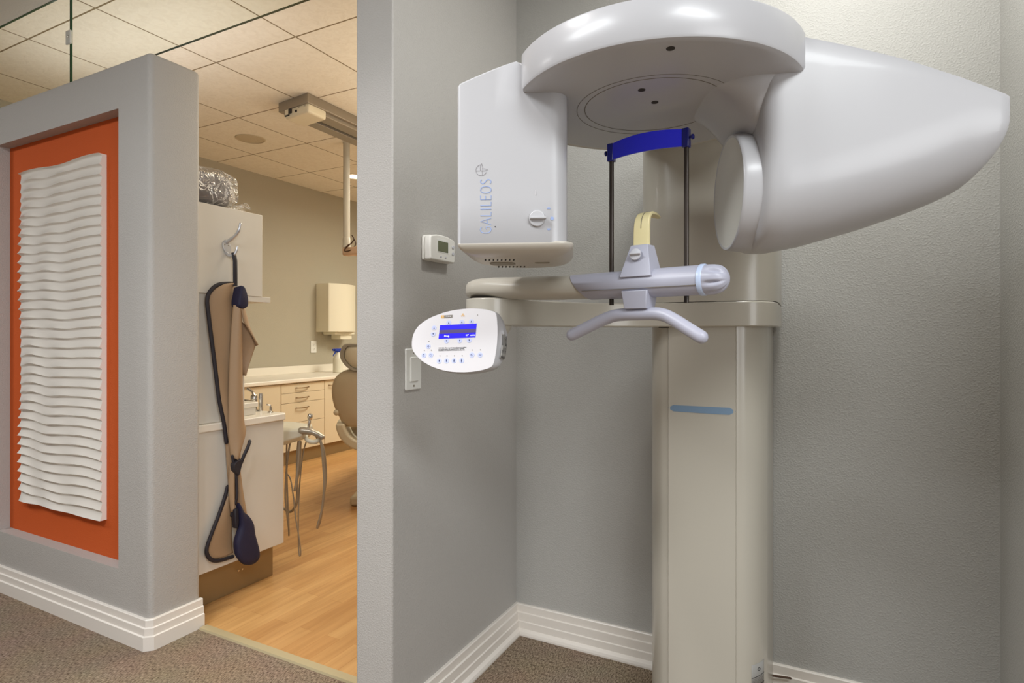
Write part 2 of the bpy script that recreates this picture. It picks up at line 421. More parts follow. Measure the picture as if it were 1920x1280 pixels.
# ------------------------------------------------------------------ glass above the partition
def glass_panel(name, x0, x1, z0, z1, label, clip=None):
    e = thing(name, ((x0+x1)/2, 1.31, z0), label, 'glass panel', None)
    obj('pane', MB().box(x0+.001, x1-.001, 1.3075, 1.3145, z0+.001, z1-.001), M['glass'], e, smooth=0)
    t = .0012
    obj('edge', MB().box(x0, x0+t, 1.307, 1.315, z0, z1).box(x1-t, x1, 1.307, 1.315, z0, z1).box(x0+t, x1-t, 1.307, 1.315, z0, z0+t).box(x0+t, x1-t, 1.307, 1.315, z1-t, z1), M['glassedge'], e, smooth=0, label='dark green glass edge')
    return e
g1 = glass_panel('glass_screen', -6.9, -2.7285, 2.136, HC, 'clear glass panel along the half wall, left of the vertical joint')
g2 = glass_panel('glass_screen', -2.7255, -1.152, 2.146, HC, 'clear glass panel spanning the opening, green lower edge by ceiling tiles')
e = thing('glass_clip', (-2.727, 1.31, 2.337), 'small clear clip joining the two glass panels above the half wall', 'clip')
obj('clip_body', MB().box(-2.741, -2.706, 1.296, 1.3045, 2.31, 2.366), M['clear'], e, bevel=.003)
obj('screw', MB().lathe([(.004, 0), (.004, .002), (.002, .003)], Matrix.Translation((-2.716, 1.296, 2.338)) @ Matrix.Rotation(pi/2, 4, 'X'), 12), M['chrome'], e)

# ------------------------------------------------------------------ wavy relief in the niche
def wavepanel():
    x0, x1, z0, z1 = -3.1, -2.473, .398, 1.824
    p = .0398; nr = round((z1-z0)/p); p = (z1-z0)/nr
    e = thing('wave_relief', ((x0+x1)/2, 1.3135, z0), 'white glossy wave relief panel mounted in the orange niche', 'wall art')
    mb = MB(); nx, nz = 72, nr*10
    def wob(x, k): return .0065*sin(2*pi*(x*1.3+.1)+.9*sin(k*.21))*(.4+.6*sin(k*.17+.6)**2)+.0058*sin(2*pi*x*2.6+1.5*sin(k*.27+1))*max(.1, 1.25-1.5*x)*(.4+.6*cos(k*.23)**2)
    def ridge(x, k):
        if k <= 0: return z0
        if k >= nr: return z1+.005*sin(9*x)
        return z0+k*p+wob(x, k)
    cols = []
    yb = 1.3128
    for i in range(nx+1):
        x = x0+(x1-x0)*i/nx; u = (x-x0)/(x1-x0); col = []
        for k in range(nr):
            a, b = ridge(u, k), ridge(u, k+1)
            amp = .0098+.0052*sin(2*pi*u*2.7+1.6*sin(k*.31))*max(.22, 1.2-1.2*u)
            for j in range(10):
                t = (0, .1, .22, .36, .5, .62, .72, .8, .87, .94)[j]; d = ((.76-t)/.76)**1.7 if t < .76 else ((t-.76)/.24)**1.8
                col.append((x, yb-.017-amp*min(1, d), a+(b-a)*t))
        col.append((x, yb-.03, ridge(u, nr)))
        cols.append(col)
    n = len(cols[0])
    front = [[mb.v(q) for q in c] for c in cols]
    back = [[mb.v((q[0], yb, q[2])) for q in c] for c in cols]
    for i in range(nx):
        for j in range(n-1):
            mb.f((front[i][j], front[i+1][j], front[i+1][j+1], front[i][j+1])); mb.f((back[i][j], back[i][j+1], back[i+1][j+1], back[i+1][j]))
        mb.f((front[i][0], back[i][0], back[i+1][0], front[i+1][0])); mb.f((front[i][n-1], front[i+1][n-1], back[i+1][n-1], back[i][n-1]))
    for j in range(n-1):
        mb.f((front[0][j], front[0][j+1], back[0][j+1], back[0][j])); mb.f((front[nx][j], back[nx][j], back[nx][j+1], front[nx][j+1]))
    obj('relief_face', mb, M['wave'], e, smooth=50)
wavepanel()

# ------------------------------------------------------------------ the scanner
AX, AY, PHI = -.28, 1.12, radians(22)
G = Matrix.Translation((AX, AY, 0)) @ Matrix.Rotation(PHI, 4, 'Z')      # gantry frame: x along the arm, -y to the viewer
sc = thing('dental_xray_scanner', (-.277, 1.78, 0), 'large white dental X-ray scanner standing in the grey alcove', 'x-ray machine')

# column
CXM = -.277
def mirror_plan(half, cx, s=1):
    r = [(cx+x*s, y) for x, y in half]; l = [(cx-x*s, y) for x, y in half]
    return l[::-1]+r
halfc = [tuple(p) for p in spline([(0.0, 1.6165), (.05, 1.6175), (.0855, 1.6205)], 4)]
halfc = [(p[0], p[1]) for p in halfc]+[(.0862, 1.6225), (.0873, 1.6225), (.088, 1.6215)]
halfc += [(p[0], p[1]) for p in spline([(.0885, 1.622), (.112, 1.634), (.136, 1.663), (.151, 1.705), (.156, 1.76), (.152, 1.99)], 5)]
plan = mirror_plan(halfc[1:], CXM)
column = obj('column', MB().prism(plan, 0.0, 1.75), M['cream'], sc, smooth=30)
foot = [(x, y) for x, y in scale_loop(plan, 1.03, (CXM, 1.99))]
def colfront(x):   # y of the column's front at x
    return interp(sorted((px, py) for px, py in halfc), abs(x-CXM))
sp_ = []
for i in range(13):
    t = i/12; sp_.append(CXM-.0865+.173*t)
def strip_half(t): return .0085*min(1, (max(0, .25-(t-.5)**2)/.25*6)**.5)*(.9+.1*t)+.0008
mb = MB(); top = []; 
loops = []
for i, x in enumerate(sp_):
    t = i/12; h = strip_half(t); y = colfront(x)
    loops.append([(x, y+.002, .922-h), (x, y-.0012, .922-h), (x, y-.0012, .922+h), (x, y+.002, .922+h)])
obj('stripe', mb.loft(loops), M['stripe'], column, label='slate blue stripe')
# rating plate wrapped on the right-hand flank
mb = MB()
right = [(p[0], p[1]) for p in spline([(.0885, 1.622), (.112, 1.634), (.136, 1.663), (.151, 1.705), (.156, 1.76)], 12)]
seg = [q for q in right if .122 <= q[0] <= .1485]
def plate(z0, z1, m, name, off=.0006, a=0, b=None):
    q = seg[a:b]; lo = [(CXM+x*1.0+off*.8, y-off*.6, z0) for x, y in q]; hi = [(p[0], p[1], z1) for p in lo]
    return obj(name, MB().loft([lo, hi], False, False, False), m, column, solid=.0004)
plate(.185, .262, M['labelgrey'], 'rating_plate')
for z in (.228, .204): plate(z, z+.0012, M['ink'], 'printed_rule', .0012)
for k, z in enumerate((.2235, .2195, .2155, .2115)): plate(z, z+.0008, M['logogrey'], 'printed_line', .0012, 1, -1-(k % 2))
for z in (.196, .192): plate(z, z+.0009, M['logogrey'], 'printed_line', .0012, 3, -1)
q = seg[len(seg)//2]; mm = Matrix.Translation((CXM+q[0]+.0012, q[1]-.0012, .247)) @ Matrix.Rotation(radians(50), 4, 'Z') @ Matrix.Rotation(pi/2, 4, 'X')
obj('approval_mark', MB().lathe([(.0032, 0), (.0045, 0), (.0045, .0006), (.0032, .0006), (.0032, 0)], mm, 20, False, False), M['ink'], column)
obj('cord', MB().tube(spline([(-.16, 1.945, .085), (-.125, 1.952, .086), (-.09, 1.958, .087), (-.075, 1.962, .086)], 4), .0032, 8, dome=True), M['cable'], sc, label='short dark cord')

# carriage on the column, with the overhead bracket that holds the rotating head
halfk = [(p[0], p[1]) for p in spline([(0, 1.597), (.06, 1.598), (.1, 1.603), (.14, 1.622), (.166, 1.655), (.177, 1.70), (.178, 1.80), (.174, 1.97)], 5)]
plank = mirror_plan(halfk[1:], CXM+.003)
carr = obj('carriage', MB().prism(plank, 1.208, 1.70), M['cream'], sc, smooth=30)
mb = MB().prism([(AX-.16, 1.62), (AX-.17, 1.3), (AX-.17, AY), (AX+.17, AY), (AX+.17, 1.3), (AX+.16, 1.62)], 1.632, 1.70)
mb.prism([(AX+.274*cos(a), AY+.274*sin(a)) for a in [radians(32+158*i/40) for i in range(41)]], 1.5565, 1.60)
mb.box(AX-.12, AX+.12, 1.16, 1.34, 1.59, 1.64)
obj('overhead_bracket', mb, M['under'], sc, smooth=30, bevel=.003)

# rotating head: round cover plus the two housings
R0 = .263
def disc_loop(ins, z, n=40):
    r = R0-ins; xl, xr = -.243+ins, .2275-ins
    aR = math.acos(xr/r); aL = math.acos(xl/r)
    front = [(r*cos(-aR-(aL-aR)*i/n), r*sin(-aR-(aL-aR)*i/n)) for i in range(n+1)]     # right end -> left end, viewer side
    back = [(r*cos(aL-(aL-aR)*i/n), r*sin(aL-(aL-aR)*i/n)) for i in range(n+1)]
    return [(x, y, z) for x, y in front+back]
mb = MB().loft([disc_loop(.012, 1.5545), disc_loop(.006, 1.5552), disc_loop(.002, 1.557), disc_loop(0, 1.561), disc_loop(0, 1.616), disc_loop(.0015, 1.619), disc_loop(.006, 1.621)]).xf(G)
head = obj('rotating_head', mb, M['white'], sc, smooth=35)
def ring(r, wdt, z, cx=0, cy=0, a0=0, a1=360, n=64):
    lo = []
    for i in range(n+1):
        a = radians(a0+(a1-a0)*i/n); lo.append([(cx+(r+s)*cos(a), cy+(r+s)*sin(a), z) for s in (-wdt/2, wdt/2)])
    return MB().loft(lo, False, False, False)
obj('seam_ring', ring(.129, .0012, 1.5542).xf(G), M['seam'], head, solid=.0003)
obj('seam_ring', ring(.146, .0008, 1.5542, .002, .004, 60, 330).xf(G), M['seam'], head, solid=.0003)
for (x, y) in ((-.199, .903), (-.278, 1.032), (-.271, 1.098)):
    obj('port', MB().lathe([(.006, 1.5537), (.0065, 1.5537), (.0065, 1.556), (.004, 1.5558), (.0038, 1.5545), (.006, 1.5537)], Matrix.Translation((x, y, 0)), 18, False, False).lathe([(.0041, 1.5543), (.0041, 1.556)], Matrix.Translation((x, y, 0)), 16), M['dark'], head)

# tube-side housing (left)
TOPL = [(-.362, 1.576), (-.32, 1.593), (-.281, 1.607), (-.244, 1.617), (-.2439, 1.60)]
pl = rrect(-.362, -.163, -.088, .135, (.007, .03, .045, .045), 6, 8)
zt = lambda x: interp(TOPL, x)
def ins(l, d):
    c = (-.2625, .0235); w, h = .0995, .1115
    return [(c[0]+(x-c[0])*(1-d/w), c[1]+(y-c[1])*(1-d/h)) for x, y in l]
mb = MB().loft([[(x, y, 1.283) for x, y in ins(pl, .002)], [(x, y, 1.286) for x, y in pl]]+[[(x, y, 1.286+(zt(x)-.004-1.286)*t) for x, y in pl] for t in (.25, .5, .75, 1)]+[[(x, y, zt(x)-.001) for x, y in ins(pl, .002)], [(x, y, zt(x)) for x, y in ins(pl, .006)]]).xf(G)
tube = obj('tube_housing', mb, M['white'], sc, smooth=35)
pb = rrect(-.362, -.151, -.088, .175, (.006, .028, .07, .12), 6, 6)
c0 = (-.2565, .03)
def dome(f, z): return [(x, y, z) for x, y in scale_loop(pb, f, c0)]
mb = MB().loft([dome(.99, 1.288), dome(1.0, 1.286), dome(.998, 1.284), dome(.985, 1.2805), dome(.955, 1.2765), dome(.91, 1.2725), dome(.83, 1.2685), dome(.7, 1.2655), dome(.45, 1.2645)]).xf(G)
bot = obj('bottom_cover', mb, M['under'], sc, smooth=50)
def slot(p, w, h, z, m, name, ang=0):
    mb = MB().prism(rrect(-w/2, w/2, -h/2, h/2, min(w, h)*.3, 2), z-.0012, z+.004)
    return obj(name, mb.xf(Matrix.Translation((p[0], p[1], 0)) @ Matrix.Rotation(PHI+ang, 4, 'Z')), m, bot)
for r_, (a, b) in enumerate((((-.570, .984), (-.520, 1.006)), ((-.600, 1.092), (-.550, 1.113)))):
    for k in range(8):
        t = k/7; slot((a[0]+(b[0]-a[0])*t, a[1]+(b[1]-a[1])*t), .0028, .02 if r_ == 0 else .016, 1.2648 if r_ == 0 else 1.2644, M['dark'], 'vent_slot', radians(8))
slot((-.566, 1.047), .05, .045, 1.2642, M['vent'], 'vent_panel')
slot((-.49, 1.072), .03, .022, 1.2655, M['vent'], 'type_plate')

# markings on the tube housing front: lettering drawn as thin strokes
FV = -.0884
def gpt(x, z, y=FV): return (x, y, z)
def ribbon(mb, pts, w):
    pts = [Vector((p[0], p[1])) for p in pts]; lo = []
    for i, p in enumerate(pts):
        t = (pts[min(i+1, len(pts)-1)]-pts[max(i-1, 0)]).normalized(); n = Vector((-t.y, t.x))*w/2
        lo.append([(p.x-n.x, FV, p.y-n.y), (p.x+n.x, FV, p.y+n.y)])
    mb.loft(lo, False, False, False)
S = lambda pts, n=5: [(p[0], p[1]) for p in spline([(a, b, 0) for a, b in pts], n)]
LET = {  # strokes in a 0..w by 0..1 box
 'G': (.78, [S([(.76, .86), (.6, .97), (.42, 1), (.16, .86), (.05, .5), (.16, .14), (.44, 0), (.64, .03), (.76, .1)]), [(.76, .1), (.76, .46), (.5, .46)]]),
 'A': (.72, [[(0, 0), (.36, 1), (.72, 0)], [(.13, .36), (.59, .36)]]),
 'L': (.46, [[(.05, 1), (.05, 0), (.46, 0)]]),
 'I': (.2, [[(.1, 0), (.1, 1)]]),
 'E': (.5, [[(.5, 1), (.05, 1), (.05, 0), (.5, 0)], [(.05, .52), (.45, .52)]]),
 'O': (.84, [S([(.42, 1), (.15, .86), (.04, .5), (.15, .14), (.42, 0), (.69, .14), (.8, .5), (.69, .86), (.42, 1)])]),
 'S': (.55, [S([(.5, .9), (.3, 1), (.1, .9), (.06, .74), (.16, .6), (.4, .44), (.5, .28), (.42, .08), (.22, 0), (.03, .1)])]),
}
lw = sum(LET[c][0] for c in 'GALILEOS')+.24*7
H_, z_lo, z_hi, x_lo = .0195, 1.3035, 1.402, -.319
kz = (z_hi-z_lo)/lw
mb = MB(); cur = 0
for c in 'GALILEOS':
    wd, st = LET[c]
    for s_ in st: ribbon(mb, [(x_lo+H_*(1-b), z_lo+(cur+a)*kz) for a, b in s_], .0014)   # reads upward: letter tops to the left
    cur += wd+.24
obj('lettering', mb.xf(G), M['print'], tube, smooth=0, solid=.0004)
mb = MB(); ex, ez, er = -.3175, 1.4185, .0098
ribbon(mb, [(ex+er*cos(radians(a)), ez+er*sin(radians(a))) for a in range(80+15, 338, 8)], .0007)
ribbon(mb, [(ex-er, ez-.0012), (ex+.001, ez-.0012)], .0005); ribbon(mb, [(ex+.002, ez-er), (ex+.002, ez)], .0005)
ribbon(mb, S([(ex-.0015, ez-.001), (ex-.0016, ez+.006), (ex+.0004, ez+.0118), (ex+.0024, ez+.006), (ex+.0022, ez+.0012)]), .0006)
ribbon(mb, S([(ex+.0022, ez+.0024), (ex+.007, ez+.0022), (ex+.0115, ez+.0006), (ex+.007, ez-.0012), (ex+.0015, ez-.0012)]), .0006)
obj('emblem', mb.xf(G), M['emb'], tube, smooth=0, solid=.0004)
obj('status_slot', MB().box(-.2195, -.218, FV-.0003, FV+.002, 1.371, 1.380).xf(G), M['panelw'], tube)
obj('pinhole', MB().lathe([(.001, 0), (.001, .003)], Matrix.Translation((-.292, FV-.0004, 1.3155)) @ Matrix.Rotation(-pi/2, 4, 'X'), 10).xf(G), M['ink'], tube)

def dial(parent_root, mtx, r, m, label=None, ringm=None, deep=.008):
    d = obj('dial', MB().lathe([(r*1.0, 0), (r, deep*.55), (r*.93, deep*.7), (r*.85, deep*.72)], mtx, 28), m, parent_root, label=label)
    g = MB(); L_ = r*1.02
    g.loft([[(x, -y_, z) for x, y_, z in ((-L_*.9, .18*r, deep*.6), (-L_*.9, -.18*r, deep*.6), (L_, -.2*r, deep*.6), (L_, .2*r, deep*.6))], [(x, -y_, z) for x, y_, z in ((-L_*.75, .1*r, deep*1.7), (-L_*.75, -.1*r, deep*1.7), (L_*1.12, -.12*r, deep*1.7), (L_*1.12, .12*r, deep*1.7))]])
    g.xf(mtx)
    obj('grip', g, m, d, bevel=.0006)
    return d
# the dial stands on the housing: a part of it, its grip kept in one mesh so that depth stays at three levels
def dial_sub(part, mtx, r, m, deep=.008):
    L_ = r*1.02; mb = MB().lathe([(r*1.0, 0), (r, deep*.55), (r*.93, deep*.7), (r*.85, deep*.72)], mtx, 28)
    g = MB(); g.loft([[(-L_*.9, .2*r, deep*.5), (-L_*.9, -.2*r, deep*.5), (L_, -.22*r, deep*.5), (L_, .22*r, deep*.5)], [(-L_*.8, .1*r, deep*1.7), (-L_*.8, -.1*r, deep*1.7), (L_*1.15, -.13*r, deep*1.7), (L_*1.15, .13*r, deep*1.7)]]).xf(mtx)
    me = bpy.data.meshes.new('t'); g.bm.to_mesh(me); g.bm.free(); mb.bm.from_mesh(me); bpy.data.meshes.remove(me)
    return obj('dial', mb, m, part, bevel=.0006)
FACE = Matrix.Rotation(pi/2, 4, 'X')            # local +z -> -y (towards the viewer)
dial_sub(tube, G @ Matrix.Translation((-.2162, -.088, 1.3285)) @ FACE, .0145, M['white'], .007)
for z, sh in ((1.3455, 1), (1.3285, 0), (1.3105, -1)):
    x = -.1895 if sh == 0 else -.1955
    pts = flatdisc((x, z), .0032, 16)
    if sh: pts = [(a, b) for a, b in pts if (b-z)*sh > -.0012]
    obj('setting_mark', MB().loft([[(a, FV-.0003, b) for a, b in pts], [(a, FV+.002, b) for a, b in pts]]).xf(G), M['print'], tube, smooth=0)

# detector housing (right)
ZT = [(.16, 1.56), (.19, 1.60), (.215, 1.6155), (.2276, 1.617), (.304, 1.597), (.386, 1.573), (.467, 1.543), (.548, 1.509)]
ZB = [(.165, 1.284), (.172, 1.2775), (.18, 1.2745), (.19, 1.2735), (.21, 1.274), (.269, 1.285), (.363, 1.311), (.456, 1.343), (.50, 1.361), (.52, 1.372), (.535, 1.386), (.545, 1.402), (.5505, 1.42), (.553, 1.45)]
WW = [(.165, .100), (.1662, .107), (.168, .1125), (.171, .1175), (.175, .1222), (.18, .1255), (.187, .1275), (.197, .1282), (.2275, .1285), (.26, .1295), (.35, .129), (.54, .125), (.548, .122), (.5515, .117), (.553, .110)]
def sect(u):
    w = interp(WW, u); t = interp(ZT, u)-.003; b = interp(ZB, u); hgt = min(.135, t-b-.03)
    zc = b+hgt; n = 24; out = []
    ed = .004
    out += [(u, -w+ed, t), (u, -w+.001, t-.001), (u, -w, t-ed)]
    for k in range(1, 5): out.append((u, -w, t-ed+(zc-t+ed)*k/5))
    for i in range(n+1):
        a = pi*i/n; cx = cos(a); sx = sin(a); ex = 2/2.35
        out.append((u, -w*(abs(cx)**ex)*(1 if cx > 0 else -1), zc-hgt*(sx**ex)))
    for k in range(1, 5): out.append((u, w, zc+(t-ed-zc)*k/5))
    out += [(u, w, t-ed), (u, w-.001, t-.001), (u, w-ed, t)]
    return out
us = [.165, .1662, .168, .171, .175, .18, .187, .197, .21, .2274, .2278]+[.25+.02*i for i in range(14)]+[.52, .53, .54, .545, .548, .5505, .552, .553]
mb = MB().loft([sect(u) for u in us])
# neck of the detector and the flared fillet up to the round cover
AXM = Matrix.Translation((0, 0, 1.386)) @ Matrix.Rotation(pi/2, 4, 'Y')
NECK = MB().lathe([(.1005, .1385), (.1045, .1378), (.1062, .1395), (.107, .143), (.1078, .152), (.109, .163), (.111, .176), (.1128, .192)], AXM, 56, False, True)
me = bpy.data.meshes.new('t'); NECK.bm.to_mesh(me); NECK.bm.free(); mb.bm.from_mesh(me); bpy.data.meshes.remove(me)
flz = lambda x: 1.5565-.085*(1-cos(radians(90*min(1, max(0, (x-.075)/.09)))))
flw = lambda x: .078+.05*sin(radians(90*min(1, max(0, (x-.075)/.095))))
lo = []
for k in range(15):
    x = .075+.095*k/14+(.02 if k == 14 else 0); w_ = flw(x); z_ = flz(x); q = [-1+2*i/24 for i in range(25)]
    lo.append([(x, w_*t, z_+(1.558-z_)*abs(t)**5) for t in q]+[(x, w_, 1.559), (x, -w_, 1.559)])
mb.loft(lo)
det = obj('detector_housing', mb.xf(G), M['white'], sc, smooth=45)
obj('detector_window', MB().lathe([(.1005, .1385), (.097, .1395), (.03, .1385)], AXM, 56, False, True).xf(G), M['window'], det)

# ---- lower support arm: carriage collar, arm and elbow
EX, EY = -.70, 1.235
outer = [(-.10, 1.97), (-.096, 1.70), (-.104, 1.655), (-.125, 1.622), (-.16, 1.603), (-.22, 1.596), (-.36, 1.594)]
front = [(p[0], p[1]) for p in spline([(-.36, 1.594), (-.43, 1.578), (-.50, 1.535), (-.56, 1.46), (-.605, 1.37), (-.632, 1.29), (-.640, 1.235)], 6)]
elb = arc(EX, EY, .06, 0, -180, 14)
back = [(p[0], p[1]) for p in spline([(-.760, 1.235), (-.755, 1.33), (-.72, 1.44), (-.66, 1.56), (-.58, 1.66), (-.50, 1.74), (-.455, 1.82)], 6)]
poly = outer+front[1:-1]+elb+back[1:]+[(-.455, 1.97)]
mb = MB().prism(poly, 1.1425, 1.2065)
mb.lathe([(.024, 1.108), (.034, 1.116), (.046, 1.13), (.053, 1.1445)], Matrix.Translation((EX, EY, 0)), 28)
sup = obj('support_arm', mb, M['cream'], sc, smooth=35, bevel=.003)
obj('latch', MB().box(-.385, -.362, 1.6, 1.63, 1.1395, 1.143), M['dark'], sup)
obj('pivot_gap', MB().lathe([(.052, 1.2065), (.052, 1.2085)], Matrix.Translation((EX, EY, 0)), 28), M['dark'], sup)

T0 = Vector((-.2, 1.125, 1.2215)); TD = Vector((.977, -.215, 0)).normalized(); TP = Vector((-TD.y, TD.x, 0))   # TP points away from the viewer
T = Matrix(((TD.x, TP.x, 0, T0.x), (TD.y, TP.y, 0, T0.y), (0, 0, 1, 0), (0, 0, 0, 1)))                       # bite arm frame: x along the arm, y away, z true height
sE = (EX-T0.x)/TD.x
mb = MB()
lo = []
for x, hw, z0, z1 in ((sE-.060, .012, 1.2085, 1.226), (sE-.058, .022, 1.2083, 1.237), (sE-.052, .034, 1.208, 1.246), (sE-.04, .046, 1.208, 1.252), (sE-.02, .054, 1.208, 1.2555), (sE, .056, 1.208, 1.256), (sE+.03, .051, 1.207, 1.256), (sE+.08, .042, 1.2025, 1.2545), (sE+.14, .034, 1.199, 1.252), (sE+.2, .029, 1.197, 1.2495), (sE+.25, .0262, 1.1965, 1.247), (sE+.33, .0252, 1.1968, 1.2462)):
    zc, hh = (z0+z1)/2, (z1-z0)/2
    ring_ = []
    for i in range(28):
        a = 2*pi*i/28; c_, s_ = cos(a), sin(a); e_ = 2/(2.8 if x < sE+.05 else 2.05)
        ring_.append((x, hw*abs(c_)**e_*(1 if c_ > 0 else -1), zc+hh*abs(s_)**e_*(1 if s_ > 0 else -1)))
    lo.append(ring_)
obj('bite_arm', MB().loft(lo).xf(T), M['cream'], sc, smooth=50)
# grey sleeve with a slanted end
lo = []
for k, (x, r) in enumerate(((-.2535, .0268), (-.2525, .0276), (-.18, .0278), (-.09, .0279), (.0095, .028))):
    l = []
    for i in range(36):
        a = 2*pi*i/36; z = r*sin(a); sh = -.024*(z/.028) if k < 2 else 0
        l.append((x+sh, r*cos(a), 1.2215+z))
    lo.append(l)
slv = obj('arm_sleeve', MB().loft(lo).xf(T), M['greyplastic'], sc, smooth=50, label='blue grey sleeve')
obj('seam', MB().box(-.235, .009, -.0278, -.0255, 1.2105, 1.2113).xf(T), M['seam'], slv)
AXT = Matrix.Rotation(pi/2, 4, 'Y')
obj('ring', MB().lathe([(.0278, .0085), (.0293, .0095), (.0295, .0165), (.028, .0185)], T @ Matrix.Translation((0, 0, 1.2215)) @ AXT, 40), M['ring'], slv, label='pale blue ring')
lo = []
for x, r in ((.018, .0278), (.024, .0281), (.032, .0278), (.040, .0265), (.047, .0235), (.053, .0185), (.0575, .0115), (.0595, .005)):
    l = []
    for i in range(60):
        a = 2*pi*i/60; g_ = 1-.26*max(0, cos(7*a+.9))**2*sin(pi*min(1, max(0, (x-.021)/.0375)))
        l.append((x, r*g_*cos(a), 1.2215+r*g_*sin(a)))
    lo.append(l)
obj('end_knob', MB().loft(lo).xf(T), M['greyplastic'], slv, smooth=60)

# tower, bite block, bracket, handle bar
sB = -.112
def trap(z0, w0, d0, z1, w1, d1, y0=0, y1=0, x=sB): return MB().loft([[(x-w0, y0-d0, z0), (x+w0, y0-d0, z0), (x+w0, y0+d0, z0), (x-w0, y0+d0, z0)], [(x-w1, y1-d1, z1), (x+w1, y1-d1, z1), (x+w1, y1+d1, z1), (x-w1, y1+d1, z1)]])
mb = trap(1.233, .034, .0265, 1.297, .0185, .015, -.004, .003)
tow = obj('bite_tower', mb.xf(T), M['greyplastic'], sc, bevel=.0015)
tilt = radians(10)
dial_sub(tow, T @ Matrix.Translation((sB-.001, -.0225, 1.2765)) @ Matrix.Rotation(-tilt, 4, 'X') @ FACE, .0118, M['greydial'], .006)
prof = spline([(0, 1.285), (0, 1.315), (.0012, 1.338), (.006, 1.352), (.0165, 1.3615), (.036, 1.3645), (.075, 1.363)], 5)
wd = [(0, .0168), (.35, .0162), (.55, .0152), (.7, .014), (.84, .0125), (.9, .011), (1, .004)]
lo = []
for i, p in enumerate(prof):
    t = i/(len(prof)-1); tt = (prof[min(i+1, len(prof)-1)]-prof[max(i-1, 0)]).normalized(); n = Vector((-tt.y, tt.x)); w_ = interp(wd, t); th = .0045*(1-.5*t)
    a = p-n*th; b = p+n*th
    lo.append([(sB-w_, b.x, b.y), (sB+w_, b.x, b.y), (sB+w_, a.x, a.y), (sB-w_, a.x, a.y)])
bb = obj('bite_block', MB().loft(lo).xf(T), M['yellow'], sc, bevel=.0012, label='pale yellow bite block')
lo = []
for i, p in enumerate(prof[8:24]):
    j = i+8; t = j/(len(prof)-1); tt = (prof[j+1]-prof[j-1]).normalized(); n = Vector((-tt.y, tt.x)); a = p+n*(.0045*(1-.5*t)+.0004)
    lo.append([(sB-.0006, a.x, a.y), (sB+.0006, a.x, a.y)])
obj('slit', MB().loft(lo, False, False, False).xf(T), M['seam'], bb, solid=.0005)
obj('handle_bracket', trap(1.171, .0235, .019, 1.2065, .0275, .024, -.006, -.006, sB-.002).xf(T), M['greyplastic'], sc, bevel=.0015)
hp = spline([(-.272, -.008, 1.1205), (-.235, -.008, 1.1355), (-.198, -.008, 1.1505), (-.172, -.008, 1.1585), (-.15, -.008, 1.161), (-.114, -.008, 1.1615), (-.078, -.008, 1.161), (-.058, -.008, 1.157), (-.038, -.008, 1.147), (-.012, -.008, 1.131), (.012, -.008, 1.1165)], 6)
obj('handle_bar', MB().tube(hp, .0125, 20, dome=True).xf(T), M['greyplastic'], sc, smooth=60)

# forehead support: two rods and a blue band
RL, RR = (-.376, 1.164), (-.222, 1.142)
fs = obj('forehead_band', (lambda: MB().loft([[(*(p+n*.0018), 1.4765+.001*b), (*(p+n*.0018), 1.5085+.0045*b), (*(p-n*.0018), 1.5085+.0045*b), (*(p-n*.0018), 1.4765+.001*b)] for p, n, b in [(Vector(RL).lerp(Vector(RR), t)+Vector((-.14, -.99))*.014*(1-(2*t-1)**2)+Vector((-.14, -.99))*.004, Vector((-.14+.4*(t-.5)*-1, -.99)).normalized(), 1-(2*t-1)**2) for t in [i/20 for i in range(21)]]]))(), M['blue'], sc, label='translucent blue band')
for nm, (x, y), sgn in (('l', RL, -1), ('r', RR, 1)):
    rod = obj('rod', MB().lathe([(.0048, 1.181), (.0048, 1.5)], Matrix.Translation((x, y, 0)), 16), M['rod'], sc)
    mm = Matrix.Translation((x, y, 0)) @ Matrix.Rotation(radians(-8), 4, 'Z')
    br = obj('band_clamp', MB().box(-.0065, .0065, -.0085, .0075, 1.4745, 1.5105).xf(mm), M['bluedark'], sc, bevel=.0015)
    kn = Matrix.Translation((x, y, 1.4935)) @ Matrix.Rotation(radians(-8), 4, 'Z') @ Matrix.Rotation(sgn*pi/2, 4, 'Y')
    obj('thumb_screw', MB().lathe([(.0022, .006), (.0022, .010), (.0052, .0105), (.0052, .0135), (.0035, .015)], kn, 16), M['bluedark'], br)

# ---- control panel on the elbow
PC = Vector((-.7275, 1.1185, 1.1055))
cd = Vector((-PC.x, -PC.y, 0)).normalized(); lf = Vector((-.887, -.4618, 0))
nh = (cd*cos(radians(20))+lf*sin(radians(20))).normalized(); nz = radians(12)
pn = nh*cos(nz)+Vector((0, 0, 1))*sin(nz); px_ = Vector((-nh.y, nh.x, 0)); py_ = pn.cross(px_)
roll = radians(2.0); px_, py_ = px_*cos(roll)+py_*sin(roll), py_*cos(roll)-px_*sin(roll)
PM = Matrix(((px_.x, py_.x, pn.x, PC.x), (px_.y, py_.y, pn.y, PC.y), (px_.z, py_.z, pn.z, PC.z), (0, 0, 0, 1)))
KX, KY = .001279, .001226
out_px = [(767, 640), (769, 624), (777, 609), (792, 597), (812, 588), (838, 581), (868, 578), (895, 579.5), (915, 584), (925, 590), (928.5, 612), (929, 640), (927, 664), (922, 686), (908, 693.5), (885, 697.5), (860, 698), (835, 695), (810, 687), (790, 676), (776, 663), (769, 652)]
outl = [((x-850)*KX, -(y-640)*KY) for x, y in out_px]
ol = [(p[0], p[1]) for p in spline([(a, b, 0) for a, b in outl], 5, True)]
cpt = (0.0, 0.0)
def bulge(f, z, k=0): return [(x*f+k*max(0, min(1, (x-.02)/.085))**2*max(0, 1-(y/.072)**2), y*f, z) for x, y in ol]
